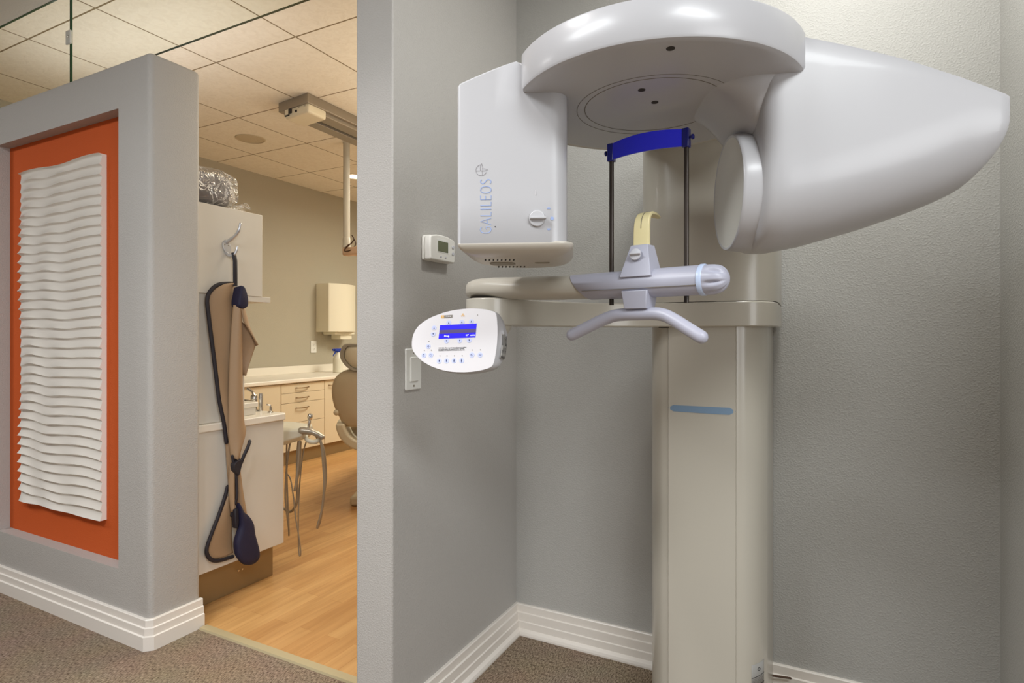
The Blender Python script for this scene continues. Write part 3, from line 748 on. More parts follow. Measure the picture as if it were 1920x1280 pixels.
cp = obj('control_panel', MB().loft([bulge(.72, -.048), bulge(.9, -.044, .010), bulge(.985, -.030, .016), bulge(1.005, -.012, .010), bulge(1.0, -.003), bulge(.99, 0)]).xf(PM), M['panelside'], sc, smooth=35)
def prx(pts, z0, z1): return MB().loft([[(x, y, z0) for x, y in pts], [(x, y, z1) for x, y in pts]])
obj('fascia', prx(scale_loop(ol, .985, cpt), -.001, .0008).xf(PM), M['panelw'], cp, smooth=0, label='white front plate')
def pc(cx, cy): return ((cx/8.535+760-850)*KX, -(cy/8.535+560-640)*KY)
dq = [pc(521, 412), pc(1107, 409), pc(1092, 630), pc(505, 632)]
obj('display', prx(dq[::-1], .0005, .0013).xf(PM), M['screen'], cp, smooth=0)
bq = [pc(522, 492), pc(1101, 490), pc(1097, 550), pc(513, 553)]
obj('display_band', prx(bq[::-1], .001, .0016).xf(PM), M['screenband'], cp, smooth=0)
for s_, c_ in (('Prog.', (640, 592)), ('kV', (963, 592)), ('mAs', (1050, 592))):
    a, b = pc(*c_); text('display_text', s_, .0062, PM @ Matrix.Translation((a, b, .0016)), M['screentext'], cp)
KR = .0058
def key(c, kind):
    a, b = pc(*c); circ = flatdisc((a, b), KR, 24)
    if kind == 'up': circ = [(x, max(y, b-.0036)) for x, y in circ]
    if kind == 'down': circ = [(x, min(y, b+.0036)) for x, y in circ]
    obj('key', prx(circ, .0005, .0014).xf(PM), M['key'], cp, smooth=0)
    mk = MB()
    def add(pts, z0=.0012, z1=.0019): mk.loft([[(x, y, z0) for x, y in pts], [(x, y, z1) for x, y in pts]])
    r = .0017
    if kind == 'up': add([(a-r*.8, b-r), (a+r*.8, b-r), (a, b+r*1.5)])
    elif kind == 'down': add([(a-r*.8, b+r), (a, b-r*1.5), (a+r*.8, b+r)])
    elif kind[0] == 'p':
        h = .0022+.0006*int(kind[1]); add([(a-.0007, b-h), (a+.0007, b-h), (a+.0012, b+h*.4), (a-.0012, b+h*.4)]); add(flatdisc((a, b+h*.75), .0009, 10))
    elif kind == 'ring':
        n = 22; P_ = [(a+.0026*cos(radians(50+290*i/n)), b+.0026*sin(radians(50+290*i/n))) for i in range(n+1)]; Q_ = [(a+(x-a)*.72, b+(y-b)*.72) for x, y in P_]
        for i in range(n): add([P_[i], P_[i+1], Q_[i+1], Q_[i]])
    elif kind == 'arrow':
        for q in (((a-.0026, b-.0004), (a+.001, b-.0004), (a+.001, b+.0004), (a-.0026, b+.0004)), ((a+.0004, b-.0026), (a+.0012, b-.0026), (a+.0034, b), (a+.0026, b)), ((a+.0026, b), (a+.0034, b), (a+.0012, b+.0026), (a+.0004, b+.0026))): add(q)
    elif kind == 'diamond':
        P_ = [(a+.0028, b), (a, b+.0028), (a-.0028, b), (a, b-.0028)]; Q_ = [(a+(x-a)*.65, b+(y-b)*.65) for x, y in P_]
        for i in range(4): add([P_[i], P_[(i+1) % 4], Q_[(i+1) % 4], Q_[i]])
    obj('key_symbol', mk.xf(PM), M['keymark'], cp, smooth=0)
for c in ((660, 380), (872, 378), (1020, 375), (425, 455)): key(c, 'up')
for c in ((637, 670), (848, 672), (997, 672), (415, 550)): key(c, 'down')
key((345, 748), 'diamond'); key((280, 890), 'ring'); key((393, 890), 'ring'); key((1048, 905), 'ring'); key((1175, 908), 'arrow')
for i, c in enumerate(((533, 988), (650, 988), (770, 988), (890, 990))): key(c, 'p%d' % i)
for c in ((350, 668), (284, 812), (397, 812), (540, 905), (655, 908), (773, 910), (896, 912), (1052, 828), (1178, 828), (1115, 272)):
    a, b = pc(*c); obj('indicator_light', prx(flatdisc((a, b), .0011, 10), .0005, .0014).xf(PM), M['logogrey'], cp, smooth=0)
l0 = [pc(530, 252), pc(578, 252), pc(578, 300), pc(530, 300)]; l1 = [pc(582, 252), pc(716, 250), pc(716, 299), pc(582, 300)]
obj('maker_mark', prx(l0[::-1], .0005, .0012).xf(PM), M['gold'], cp, smooth=0)
obj('maker_mark', prx(l1[::-1], .0005, .0012).xf(PM), M['logogrey'], cp, smooth=0)
a, b = pc(556, 274); text('maker_mark', 's', .0058, PM @ Matrix.Translation((a, b+.0003, .0015)), M['panelw'], cp)
a, b = pc(649, 274); text('maker_mark', 'irona', .0058, PM @ Matrix.Translation((a, b+.0003, .0015)), M['panelw'], cp)
mk = MB(); a, b = pc(882, 266); n = 8
for k in range(3):
    t0 = radians(60+120*k); P_ = [(a+.0042*cos(t0+radians(60)*i/n), b+.0042*sin(t0+radians(60)*i/n)) for i in range(n+1)]; Q_ = [(a+.0013*cos(t0+radians(60)*i/n), b+.0013*sin(t0+radians(60)*i/n)) for i in range(n+1)]
    pts = P_+Q_[::-1]; mk.loft([[(x, y, .0005) for x, y in pts], [(x, y, .0013) for x, y in pts]])
pts = flatdisc((a, b), .0008, 10); mk.loft([[(x, y, .0005) for x, y in pts], [(x, y, .0013) for x, y in pts]])
obj('radiation_symbol', mk.xf(PM), M['gold'], cp, smooth=0)
a, b = pc(512, 802)
text('warning_text', 'WARNING: This x-ray unit may be dangerous to patient\nand operator unless safe exposure factors, operating\ninstructions and maintenance schedules are observed.', .00288, PM @ Matrix.Translation((a, b, .0012)), M['ink'], cp, ext=.0002, align='LEFT')
# sticker on the panel's right flank
sx = max(x for x, y in ol)
def flank(y, z): # point on the flank: z is depth behind the front
    x = interp([(-.08, sx*.90), (-.06, sx*.955), (-.03, sx*.995), (0, sx*1.0), (.03, sx*.99), (.05, sx*.965)], y)
    dz = -z; f, k = (interp([(.003, 1), (.012, 1.005), (.03, .985)], dz), interp([(.003, 0), (.012, .010), (.03, .016)], dz)*.86*max(0, 1-(y/.072)**2))
    return Vector((x*f+k+.0009, y, z))
st = MB().grid(lambda u, v: flank(-.040+.056*v, -.008-.02*u), 6, 6)
obj('sticker', st.xf(PM), M['labelgrey'], cp, solid=.0004)
mk = MB()
for k in range(7):
    for j in range(2):
        zz = -.0095-.0026*k; y0, y1 = (-.038+.028*j, -.038+.028*j+.018+.006*((k*3+j) % 2))
        if j and k in (2, 3): continue
        mk.loft([[flank(y0, zz)+Vector((.0005, 0, 0)), flank(y0, zz-.0011)+Vector((.0005, 0, 0))], [flank(y1, zz)+Vector((.0005, 0, 0)), flank(y1, zz-.0011)+Vector((.0005, 0, 0))]], False, False, False)
obj('sticker_text', mk.xf(PM), M['ink'], cp, smooth=0, solid=.0003)
obj('panel_mount', MB().tube([PC-pn*.04, Vector((EX-.01, EY-.02, 1.17))], .026, 20), M['cream'], sc)

# ------------------------------------------------------------------ thermostat and light switch on the alcove's side wall
def onwall(y, z, out=0): return Matrix(((0, 0, 1, -1.02+out), (1, 0, 0, y), (0, 1, 0, z), (0, 0, 0, 1)))   # local x = along the wall, y = up, z = out
e = thing('thermostat', (-1.02, 1.46, 1.376), 'white wall thermostat with grey screen beside the scanner', 'thermostat')
W_ = onwall(1.457, 1.375)
def rp(x0, x1, y0, y1, r, z0, z1, n=5): return prx(rrect(x0, x1, y0, y1, r, n), z0, z1)
tl = [(-.064, -.03), (-.063, -.036), (.063, -.036), (.0645, -.03), (.0655, 0), (.0645, .028), (.06, .034), (.03, .0395), (0, .041), (-.03, .0395), (-.06, .034), (-.0645, .028), (-.0655, 0)]
obj('back_plate', prx(scale_loop(tl, 1.03, (0, 0)), 0, .009).xf(W_), M['thermo'], e, bevel=.003)
cv = obj('cover', prx(tl, .009, .031).xf(W_), M['thermo'], e, bevel=.004, seg=3)
obj('bezel', rp(-.031, .031, -.012, .028, .003, .0305, .0318).xf(W_), M['switch'], cv, bevel=.0006)
obj('screen', rp(-.028, .025, -.009, .022, .001, .0315, .0322).xf(W_), M['lcd'], cv, smooth=0, label='grey green screen')
for y in (.012, -.008): obj('button', rp(.046, .058, y-.005, y+.005, .0045, .0305, .0335).xf(W_), M['greydial'], e, bevel=.001)
for x in (-.012, .012): obj('button', rp(x-.004, x+.004, -.026, -.021, .002, .0305, .033).xf(W_), M['greydial'], e, bevel=.0008)
e = thing('light_switch', (-1.02, 1.348, 1.025), 'white rocker light switch on the wall behind the control panel', 'light switch')
W_ = onwall(1.3475, 1.024)
obj('wall_plate', rp(-.0355, .0355, -.058, .058, .004, 0, .006).xf(W_), M['switch'], e, bevel=.002)
obj('rocker', rp(-.017, .017, -.034, .034, .001, .004, .0095).xf(W_), M['switch'], e, bevel=.0012)
for y in (.047, -.047): obj('screw', MB().lathe([(.003, .0055), (.003, .007), (.0015, .0075)], W_ @ Matrix.Translation((0, y, 0)), 12), M['steel'], e)

# ------------------------------------------------------------------ operatory: cabinets behind the partition
CX_ = -2.2
e = thing('wall_cabinet', (-2.5, 1.64, 1.29), 'white wall cabinet behind the partition, bundle on its top', 'cabinet')
obj('carcass', MB().box(-3.4, CX_-.018, 1.466, 1.795, 1.292, 1.652), M['cab'], e, bevel=.001)
obj('end_panel', MB().box(CX_-.018, CX_, 1.466, 1.815, 1.29, 1.654), M['cab'], e, bevel=.0015)
for i in range(2): obj('door', MB().box(-3.39+.595*i, -2.805+.587*i, 1.795, 1.814, 1.294, 1.65), M['cab'], e, bevel=.0015)
e = thing('shelf_board', (-2.5, 1.72, 1.265), 'thin pale shelf board under the wall cabinet behind the apron', 'shelf')
obj('board', MB().box(-3.2, CX_-.002, 1.70, 1.861, 1.266, 1.29), M['cab'], e, bevel=.001)
obj('bracket', MB().loft([[(x, 1.70, 1.266), (x, 1.84, 1.266), (x, 1.745, 1.16), (x, 1.70, 1.16)] for x in (-2.46, -2.44)]), M['cab'], e)
e = thing('divider_panel', (-2.21, 1.6, .76), 'tall white side panel between wall cabinet and counter, apron in front', 'panel')
obj('board', MB().box(CX_-.03, CX_-.012, 1.466, 1.732, .76, 1.289), M['cab'], e, bevel=.001)
e = thing('base_cabinet', (-2.6, 1.7, 0), 'white base cabinet behind the partition with brown kick plate', 'cabinet')
obj('carcass', MB().box(-3.4, CX_-.018, 1.466, 1.91, .16, .727), M['cab'], e, bevel=.001)
obj('end_panel', MB().box(CX_-.018, CX_, 1.466, 1.933, .158, .727), M['cab'], e, bevel=.0015)
for i in range(2): obj('door', MB().box(-3.39+.595*i, -2.805+.585*i, 1.91, 1.93, .162, .724), M['cab'], e, bevel=.0015)
kp = obj('kick_plate', MB().box(-3.4, -2.262, 1.466, 1.924, 0, .16), M['kick'], e, label='brown brushed kick plate')
for dy in (0, .02): obj('screw', MB().lathe([(.004, 0), (.004, .002)], Matrix.Translation((-2.262, 1.74+dy, .085)) @ Matrix.Rotation(pi/2, 4, 'Y'), 10), M['chrome'], kp)
cl = rrect(-3.4, CX_+.014, 1.466, 1.948, (.0, .0, .03, .0), 5)
e = thing('countertop', (-2.7, 1.7, .728), 'white countertop on the base cabinet, chrome faucet at its end', 'countertop')
obj('slab', MB().prism(cl, .7285, .759), M['counter'], e, bevel=.004)
e = thing('faucet', (-2.4, 1.915, .759), 'chrome faucet with lever on the white counter behind the apron', 'faucet')
obj('body', MB().lathe([(.02, .759), (.02, .764), (.013, .768), (.012, .80), (.015, .806), (.015, .83), (.010, .836)], Matrix.Translation((-2.385, 1.95-.03, 0)), 20), M['chrome'], e)
obj('spout', MB().tube(spline([(-2.385, 1.92, .79), (-2.40, 1.90, .806), (-2.43, 1.88, .808), (-2.45, 1.868, .796)], 5), .008, 12), M['chrome'], e)
obj('lever', MB().tube([(-2.385, 1.92, .832), (-2.40, 1.925, .848), (-2.425, 1.92, .862)], [.007, .006, .008], 10, dome=True), M['chrome'], e)
obj('supply_post', MB().lathe([(.010, .759), (.010, .83), (.008, .842)], Matrix.Translation((-2.36, 1.938, 0)), 16), M['chrome'], e)
e = thing('soap_pump', (-2.25, 1.9, .759), 'small chrome pump beside the faucet at the counter end', 'soap pump')
obj('base', MB().lathe([(.013, .759), (.013, .763), (.006, .767), (.006, .785)], Matrix.Translation((-2.262, 1.912, 0)), 16), M['chrome'], e)
obj('spout', MB().tube([(-2.262, 1.912, .783), (-2.262, 1.912, .794), (-2.275, 1.90, .797)], .004, 10), M['chrome'], e)
e = thing('sink_rim', (-2.5, 1.83, .759), 'pale oval sink rim set in the white counter', 'sink')
SR = Matrix.Translation((-2.62, 1.80, .759)) @ Matrix.Scale(1.5, 4, (1, 0, 0))
obj('bowl_rim', MB().lathe([(.098, -.001), (.112, .001), (.114, .006), (.108, .009), (.10, .007), (.094, 0), (.07, -.0006)], SR, 40, False, False), M['deliv'], e)
e = thing('tissue_box', (-2.35, 1.76, .759), 'white flat box on the counter beside the hanging apron', 'box')
obj('carton', MB().box(-2.40, -2.27, 1.70, 1.838, .7595, .793), M['cab'], e, bevel=.002)
obj('lid', MB().box(-2.405, -2.265, 1.695, 1.848, .793, .816), M['counter'], e, bevel=.004)

# coat hook
e = thing('coat_hook', (CX_, 1.64, 1.46), 'silver double coat hook screwed to the white cabinet end', 'hook')
HX = CX_
hpz = [(1.628, 1.518), (1.643, 1.512), (1.654, 1.49), (1.652, 1.468), (1.643, 1.455), (1.630, 1.462), (1.618, 1.48), (1.616, 1.502)]
hp_ = [(p[0], p[1]) for p in spline([(a, b, 0) for a, b in hpz], 4, True)]
bp_ = obj('back_plate', MB().loft([[(HX, y, z) for y, z in hp_], [(HX+.005, y, z) for y, z in hp_]]), M['hook'], e, bevel=.0015)
for y in (1.624, 1.641): obj('screw', MB().lathe([(.0026, .005), (.0026, .0062), (.0012, .007)], Matrix.Translation((HX, y, 1.497)) @ Matrix.Rotation(pi/2, 4, 'Y'), 10), M['steel'], bp_)
obj('upper_prong', MB().tube(spline([(HX+.003, 1.634, 1.508), (HX+.018, 1.640, 1.518), (HX+.042, 1.648, 1.537), (HX+.056, 1.653, 1.56), (HX+.06, 1.656, 1.584)], 5), [.0075]*8+[.0062]*8+[.0052]*5, 12, dome=True), M['hook'], e)
obj('lower_prong', MB().tube(spline([(HX+.003, 1.634, 1.462), (HX+.018, 1.636, 1.452), (HX+.034, 1.645, 1.455), (HX+.042, 1.652, 1.475), (HX+.043, 1.654, 1.488)], 5), [.0065]*10+[.005]*11, 12, dome=True), M['hook'], e)

# plastic-wrapped bundle on the cabinet
e = thing('wrapped_bundle', (-2.36, 1.6, 1.655), 'dark folded bundle in crinkled clear plastic on the wall cabinet', 'bundle')
def blob(cx, cy, z0, hx, hy, hz, amp, seed, e1=.55):
    rs = random.Random(seed); ph = [rs.uniform(0, 6.28) for _ in range(9)]
    mb = MB(); n, m_ = 48, 24; loops = []
    for j in range(1, m_):
        a = -pi/2+pi*j/m_; loops.append([])
        for i in range(n):
            b = 2*pi*i/n; ca, sa, cb, sb = cos(a), sin(a), cos(b), sin(b)
            pw = lambda v, k: abs(v)**k*(1 if v > 0 else -1)
            w_ = 1+amp*(sin(5*b+ph[0]+3*a)+.7*sin(9*b-4*a+ph[1])+.5*sin(13*b+7*a+ph[2]))
            z = z0+hz+hz*pw(sa, .7)*w_
            loops[-1].append((cx+hx*pw(ca, e1)*pw(cb, e1)*w_, cy+hy*pw(ca, e1)*pw(sb, e1)*w_, max(z0, z)))
    return mb.loft(loops)
obj('folded_blanket', blob(-2.37, 1.575, 1.656, .155, .125, .074, .012, 3, .4), M['bundle'], e, smooth=80, label='dark grey folded contents')
mb = blob(-2.37, 1.585, 1.655, .17, .14, .083, .022, 5, .42)
mb.grid(lambda u, v: (-2.26+.05*sin(5*v+u*3)*.5, 1.70+.085*u, 1.657+.045*abs(sin(pi*v*1.5+u*2))*(.4+.6*u)+.015*u*v), 8, 8)
obj('plastic_bag', mb, M['film'], e, smooth=80, label='crinkled clear plastic')

# hanging X-ray apron
e = thing('xray_apron', (-2.17, 1.64, .15), 'tan X-ray apron with dark binding hanging from the coat hook', 'apron')
def drape(lt, rt, xf_, nu=18, nv=40, name='lead_panel', m=M['tan'], th=.006, parent=e, **k):
    """cloth between two edge lines: lt / rt are lists of (y, z); xf_(u, z) gives how far it stands off the cabinet"""
    L_ = spline([(a, b, 0) for a, b in lt], 6); R_ = spline([(a, b, 0) for a, b in rt], 6)
    def at(S_, t):
        f = t*(len(S_)-1); i = min(int(f), len(S_)-2); return S_[i].lerp(S_[i+1], f-i)
    def fn(u, v):
        a, b = at(L_, v), at(R_, v); p = a.lerp(b, u); return (CX_+xf_(u, p.y), p.x, p.y)
    return obj(name, MB().grid(fn, nu, nv), m, parent, smooth=80, solid=th, **k)
obj('hanging_loop', MB().tube([(CX_+.032, 1.645, 1.464), (CX_+.038, 1.648, 1.43), (CX_+.036, 1.650, 1.38), (CX_+.03, 1.655, 1.325)], .011, 10, flat=(1, .45), up=(0, 1, 0)), M['blk'], e)
# rear sheet
L1 = [(1.632, 1.335), (1.585, 1.327), (1.552, 1.304), (1.533, 1.265), (1.540, 1.19), (1.556, 1.073), (1.571, .964), (1.586, .855), (1.608, .755), (1.619, .676), (1.626, .60), (1.64, .45)]
R1 = [(1.660, 1.337), (1.662, 1.325), (1.668, 1.30), (1.672, 1.25), (1.680, 1.18), (1.686, 1.07), (1.688, .96), (1.69, .85), (1.695, .755), (1.695, .676), (1.69, .60), (1.68, .45)]
drape(L1, R1, lambda u, z: .016+.012*sin(pi*u)+.005*sin(9*z+5*u))
def bind(pts, name='binding', r=.0085, off=.022, m=M['blk']):
    q = spline([(CX_+off+(p[2] if len(p) > 2 else 0), p[0], p[1]) for p in pts], 6)
    return obj(name, MB().tube(q, r, 10, flat=(.75, 1), up=(1, 0, 0), dome=True), m, e, smooth=70)
bind([(1.655, 1.334)]+L1[:10])
# front fold: a rolled flap that opens to the right below the collar
L2 = [(1.634, 1.245), (1.628, 1.20), (1.622, 1.10), (1.619, .98), (1.618, .85), (1.618, .74), (1.620, .68), (1.628, .615)]
R2 = [(1.668, 1.24), (1.672, 1.20), (1.680, 1.10), (1.686, .98), (1.692, .85), (1.700, .75), (1.706, .70), (1.655, .588)]
drape(L2, R2, lambda u, z: .028+.036*sin(pi*min(1, u*.9+.1))**.8+.006*sin(6*z), name='front_fold')
# flap that juts out to the right: a lit upper face and a dark hollow under it
def line(pts, n=6):
    out = []
    for a, b in zip(pts, pts[1:]): out += [(a[0]+(b[0]-a[0])*k/n, a[1]+(b[1]-a[1])*k/n) for k in range(n)]
    return out+[pts[-1]]
drape(line([(1.645, 1.25), (1.664, 1.175), (1.732, 1.078)]), line([(1.678, 1.262), (1.710, 1.165), (1.742, 1.074)]), lambda u, z: .072-.03*u+.008*sin(pi*u), name='side_flap', nv=20, nu=6)
drape(line([(1.655, 1.20), (1.672, 1.08), (1.686, .95)]), line([(1.700, 1.155), (1.738, 1.075), (1.690, .948)]), lambda u, z: .03+.02*u, name='side_flap', nv=20, nu=8)
bind([(1.708, .668, .03), (1.690, .645, .04), (1.672, .615, .04), (1.662, .585, .035)], r=.008)
# dark navy collar turned over at the top
cl_ = [(1.648, 1.322), (1.640, 1.285), (1.634, 1.255), (1.636, 1.238), (1.652, 1.229), (1.672, 1.236), (1.679, 1.255), (1.674, 1.29), (1.664, 1.315), (1.656, 1.324)]
c2 = [(p[0], p[1]) for p in spline([(a, b, 0) for a, b in cl_], 5, True)]; ct = (1.657, 1.272)
obj('collar', MB().loft([[(CX_+.03, ct[0]+(y-ct[0])*.9, ct[1]+(z-ct[1])*.9) for y, z in c2], [(CX_+.07, y, z) for y, z in c2], [(CX_+.082, ct[0]+(y-ct[0])*.93, ct[1]+(z-ct[1])*.95) for y, z in c2], [(CX_+.084, ct[0]+(y-ct[0])*.75, ct[1]+(z-ct[1])*.82) for y, z in c2]]), M['navy'], e, smooth=60, label='navy collar')
# lower folds
L4 = [(1.624, .58), (1.620, .50), (1.622, .45), (1.630, .385)]; R4 = [(1.646, .575), (1.645, .50), (1.644, .45), (1.642, .40)]
drape(L4, R4, lambda u, z: .035+.014*sin(pi*u), name='lower_fold', nv=16, nu=8)
L5 = [(1.650, .60), (1.652, .50), (1.656, .42), (1.68, .34), (1.70, .27), (1.716, .205)]; R5 = [(1.664, .61), (1.682, .50), (1.696, .42), (1.710, .345), (1.728, .27), (1.749, .205)]
drape(L5, R5, lambda u, z: .03+.016*sin(pi*u), name='lower_fold', nv=20, nu=8)
L6 = [(1.622, .45), (1.600, .41), (1.575, .355), (1.549, .304), (1.535, .262), (1.548, .222), (1.58, .205)]; R6 = [(1.632, .45), (1.64, .40), (1.644, .35), (1.648, .30), (1.65, .262), (1.652, .225), (1.655, .205)]
drape(L6, R6, lambda u, z: .016+.006*sin(pi*u)+.004*sin(20*z), name='lower_panel', nv=20, nu=10)
bind([(1.624, .49), (1.612, .45), (1.585, .385), (1.556, .325), (1.532, .268), (1.534, .235), (1.556, .208), (1.59, .196), (1.648, .192)], r=.008, off=.022)
bind([(1.624, .62, .03), (1.632, .585, .03), (1.640, .56, .03), (1.645, .50, .03), (1.645, .44, .03), (1.636, .405, .02), (1.634, .37, .012)], r=.0065)
bind([(1.749, .222), (1.746, .205), (1.730, .198), (1.722, .196)], r=.006)
tk = [(1.622, .59), (1.650, .605), (1.662, .60), (1.656, .565), (1.645, .535), (1.634, .545), (1.622, .565)]
t2 = [(p[0], p[1]) for p in spline([(a, b, 0) for a, b in tk], 4, True)]
obj('strap', MB().loft([[(CX_+.045, y, z) for y, z in t2], [(CX_+.068, y, z) for y, z in scale_loop(t2, .9)]]), M['blk'], e, bevel=.003)
st_ = [(1.630, .40), (1.650, .40), (1.652, .34), (1.648, .315), (1.636, .318), (1.632, .35)]
obj('strap', MB().loft([[(CX_+.035, y, z) for y, z in st_], [(CX_+.06, y, z) for y, z in st_]]), M['blk'], e, bevel=.004)
py = [(1.645, .425), (1.665, .385), (1.69, .36), (1.712, .325), (1.722, .27), (1.742, .20), (1.744, .165), (1.728, .148), (1.70, .146), (1.672, .158), (1.648, .185), (1.634, .215), (1.630, .262), (1.642, .30), (1.652, .33), (1.650, .37)]
p2 = [(p[0], p[1]) for p in spline([(a, b, 0) for a, b in py], 5, True)]; pc_ = (1.684, .235)
def sh(f, x): return [(CX_+x, pc_[0]+(y-pc_[0])*f, pc_[1]+(z-pc_[1])*f) for y, z in p2]
obj('thyroid_collar', MB().loft([sh(.92, .045), sh(1, .056), sh(.985, .068), sh(.93, .075), sh(.7, .079)]), M['navy'], e, smooth=60, label='navy blue padded flap')

# ------------------------------------------------------------------ delivery unit with hoses behind the base cabinet
F_ = Vector((-.4618, .887, 0)); R_v = Vector((.887, .4618, 0))
def view_pt(px, py, d): return F_*d+R_v*((px-960)/1104*d)+Vector((0, 0, CAMZ+(628-py)/1104*d))
DD = 2.88
o0 = view_pt(570, 640, DD); o0.z = 0
DM = Matrix(((R_v.x, F_.x, 0, o0.x), (R_v.y, F_.y, 0, o0.y), (0, 0, 1, 0), (0, 0, 0, 1)))   # x across, y deeper
K = DD/1104
def dx(px): return (px-570)*K
def dz(py): return CAMZ+(628-py)*K
e = thing('delivery_unit', (o0.x, o0.y, 0), 'grey dental delivery unit with hanging hoses beside the base cabinet', 'dental unit')
bdl = []
for x, y0, y1, za, zb in ((508, -.07, .12, 796, 838), (520, -.085, .13, 796, 836), (536, -.085, .13, 797, 832), (556, -.075, .12, 799, 826), (572, -.06, .10, 799, 822), (576, -.05, .085, 802, 818)):
    a, b = dz(zb), dz(za); bdl.append([(dx(x), y, z) for y, z in ((y0, b-.012), (y0+.015, b), (y1-.015, b), (y1, b-.012), (y1, a+.02), (y1-.03, a), (y0+.03, a), (y0, a+.02))])
body = obj('tray_body', MB().loft(bdl).xf(DM), M['deliv'], e, smooth=30, bevel=.004)
obj('mounting_arm', MB().tube([(dx(512), .02, dz(818)), (dx(490), .03, dz(818)), (dx(462), .0, dz(812))], .022, 14).xf(DM), M['deliv'], e)
obj('mounting_post', MB().tube([(dx(462), .0, 0), (dx(462), .0, dz(806))], .02, 14).xf(DM), M['steel'], e)
obj('holder_bar', MB().tube(spline([(dx(572), -.05, dz(804)), (dx(590), -.05, dz(806)), (dx(602), -.05, dz(811)), (dx(611), -.05, dz(816))], 5), [.017]*6+[.014]*5+[.012]*5, 14, dome=True).xf(DM), M['steel'], e)
obj('holder_loop', MB().tube(spline([(dx(572), .0, dz(816)), (dx(580), -.02, dz(824)), (dx(592), -.02, dz(827)), (dx(601), -.01, dz(822)), (dx(598), .0, dz(814)), (dx(584), .01, dz(812))], 6), .011, 12, dome=True).xf(DM), M['deliv'], e)
hs = obj('handpiece', MB().lathe([(.006, 0), (.007, .01), (.008, .03), (.006, .036), (.010, .04), (.013, .052), (.012, .064), (.006, .07)], DM @ Matrix.Translation((dx(582.5), -.03, dz(800))) @ Matrix.Rotation(radians(8), 4, 'Y'), 18), M['chrome'], e)
def hose(pts, r): return obj('hose', MB().tube(spline([(dx(a), q, dz(b)) for a, b, q in pts], 8), r*.82, 10).xf(DM), M['hose'], e, smooth=70)
hose([(533.5, 826, .03), (533, 880, .03), (535, 940, .03), (537, 990, .03), (539, 1006, .02), (541, 985, .0), (538, 930, -.02), (541, 870, -.02), (546, 824, -.01)], .0055)
hose([(561, 820, .0), (558, 850, .0), (557, 900, .0), (556, 935, .01), (548, 955, .03), (535, 966, .06), (520, 962, .08)], .008)
hose([(566, 820, -.03), (564, 860, -.03), (561, 900, -.04), (557, 915, -.03), (557, 880, .03), (558, 830, .04)], .0075)
hose([(574, 822, .02), (566, 850, .02), (560, 900, .02), (557, 960, .02), (557, 1020, .02), (560, 1042, .01), (564, 1036, .0), (562, 1005, -.01), (556, 970, -.01), (550, 930, .0), (540, 900, .03), (528, 890, .05)], .0042)
hose([(604, 815, -.04), (609, 835, -.045), (612, 870, -.045), (613, 905, -.04), (608, 950, -.03), (599, 980, -.02), (597, 987, -.01), (601, 972, .0), (606, 930, .01), (610, 890, .01), (606, 840, .0), (590, 818, .02)], .0075)

# ------------------------------------------------------------------ far counter run on the left wall
FX = -4.04
def pull(parent, y, z):
    obj('handle', MB().tube(spline([(FX+.001, y-.068, z), (FX+.018, y-.064, z), (FX+.026, y-.03, z-.001), (FX+.028, y, z-.0015), (FX+.026, y+.03, z-.001), (FX+.018, y+.064, z), (FX+.001, y+.068, z)], 4), .0045, 8), M['handle'], parent)
def cab(name, y0, y1, label, drawers=None, door=None):
    e = thing(name, ((FX-4.62)/2, (y0+y1)/2, 0), label, 'cabinet')
    obj('carcass', MB().box(-4.619, FX-.02, y0+.001, y1-.001, .112, .704), M['cabmaple'], e)
    obj('kick_plate', MB().box(-4.619, FX-.03, y0, y1, 0, .112), M['kick'], e)
    if drawers:
        for a, b, hz in drawers:
            d = obj('drawer', MB().box(FX-.02, FX, y0+.003, y1-.003, a+.0015, b-.0015), M['cabmaple'], e, bevel=.0012)
            if hz: pull(d, (y0+y1)/2-.02, hz)
    if door:
        d = obj('door', MB().box(FX-.02, FX, y0+.003, y1-.003, .116, .70), M['cabmaple'], e, bevel=.0012)
        if door > 1: pull(d, y0+.12, .655)
    return e
cab('plain_cabinet', 2.62, 3.522, 'cream base cabinet left of the drawers, behind the faucet', door=1)
cab('drawer_cabinet', 3.522, 4.018, 'cream drawer cabinet with four drawers on the left wall', drawers=[(.618, .70, .66), (.532, .618, .573), (.358, .532, .484), (.116, .358, .30)])
cab('door_cabinet', 4.018, 5.6, 'cream base cabinet behind the dental chair, right of the drawers', door=2)
e = thing('countertop', (-4.3, 4, .705), 'long white countertop with backsplash along the left wall', 'countertop')
obj('slab', MB().box(-4.619, -4.015, 2.6, 5.6, .7055, .74), M['counter'], e, bevel=.008, seg=3)
obj('backsplash', MB().box(-4.619, -4.60, 2.6, 5.6, .74, .815), M['counter'], e, bevel=.003)
e = thing('wall_outlet', (-4.62, 4.438, 1.0), 'white wall outlet above the far countertop', 'outlet')
WO = Matrix(((0, 0, 1, -4.62), (1, 0, 0, 4.438), (0, 1, 0, 1.0), (0, 0, 0, 1)))
obj('wall_plate', rp(-.038, .038, -.062, .062, .004, 0, .007).xf(WO), M['switch'], e, bevel=.002)
for y in (.024, -.024):
    s_ = obj('socket', rp(-.016, .016, y-.015, y+.015, .008, .005, .0085).xf(WO), M['switch'], e, bevel=.001)
    obj('slot', MB().box(-.0075, -.0055, y-.002, y+.007, .008, .0095).box(.0055, .0075, y-.002, y+.006, .008, .0095).box(-.002, .002, y-.010, y-.006, .008, .0095).xf(WO), M['dark'], s_)
e = thing('towel_dispenser', (-4.62, 4.75, 1.15), 'white rounded paper towel dispenser on the left wall', 'dispenser')
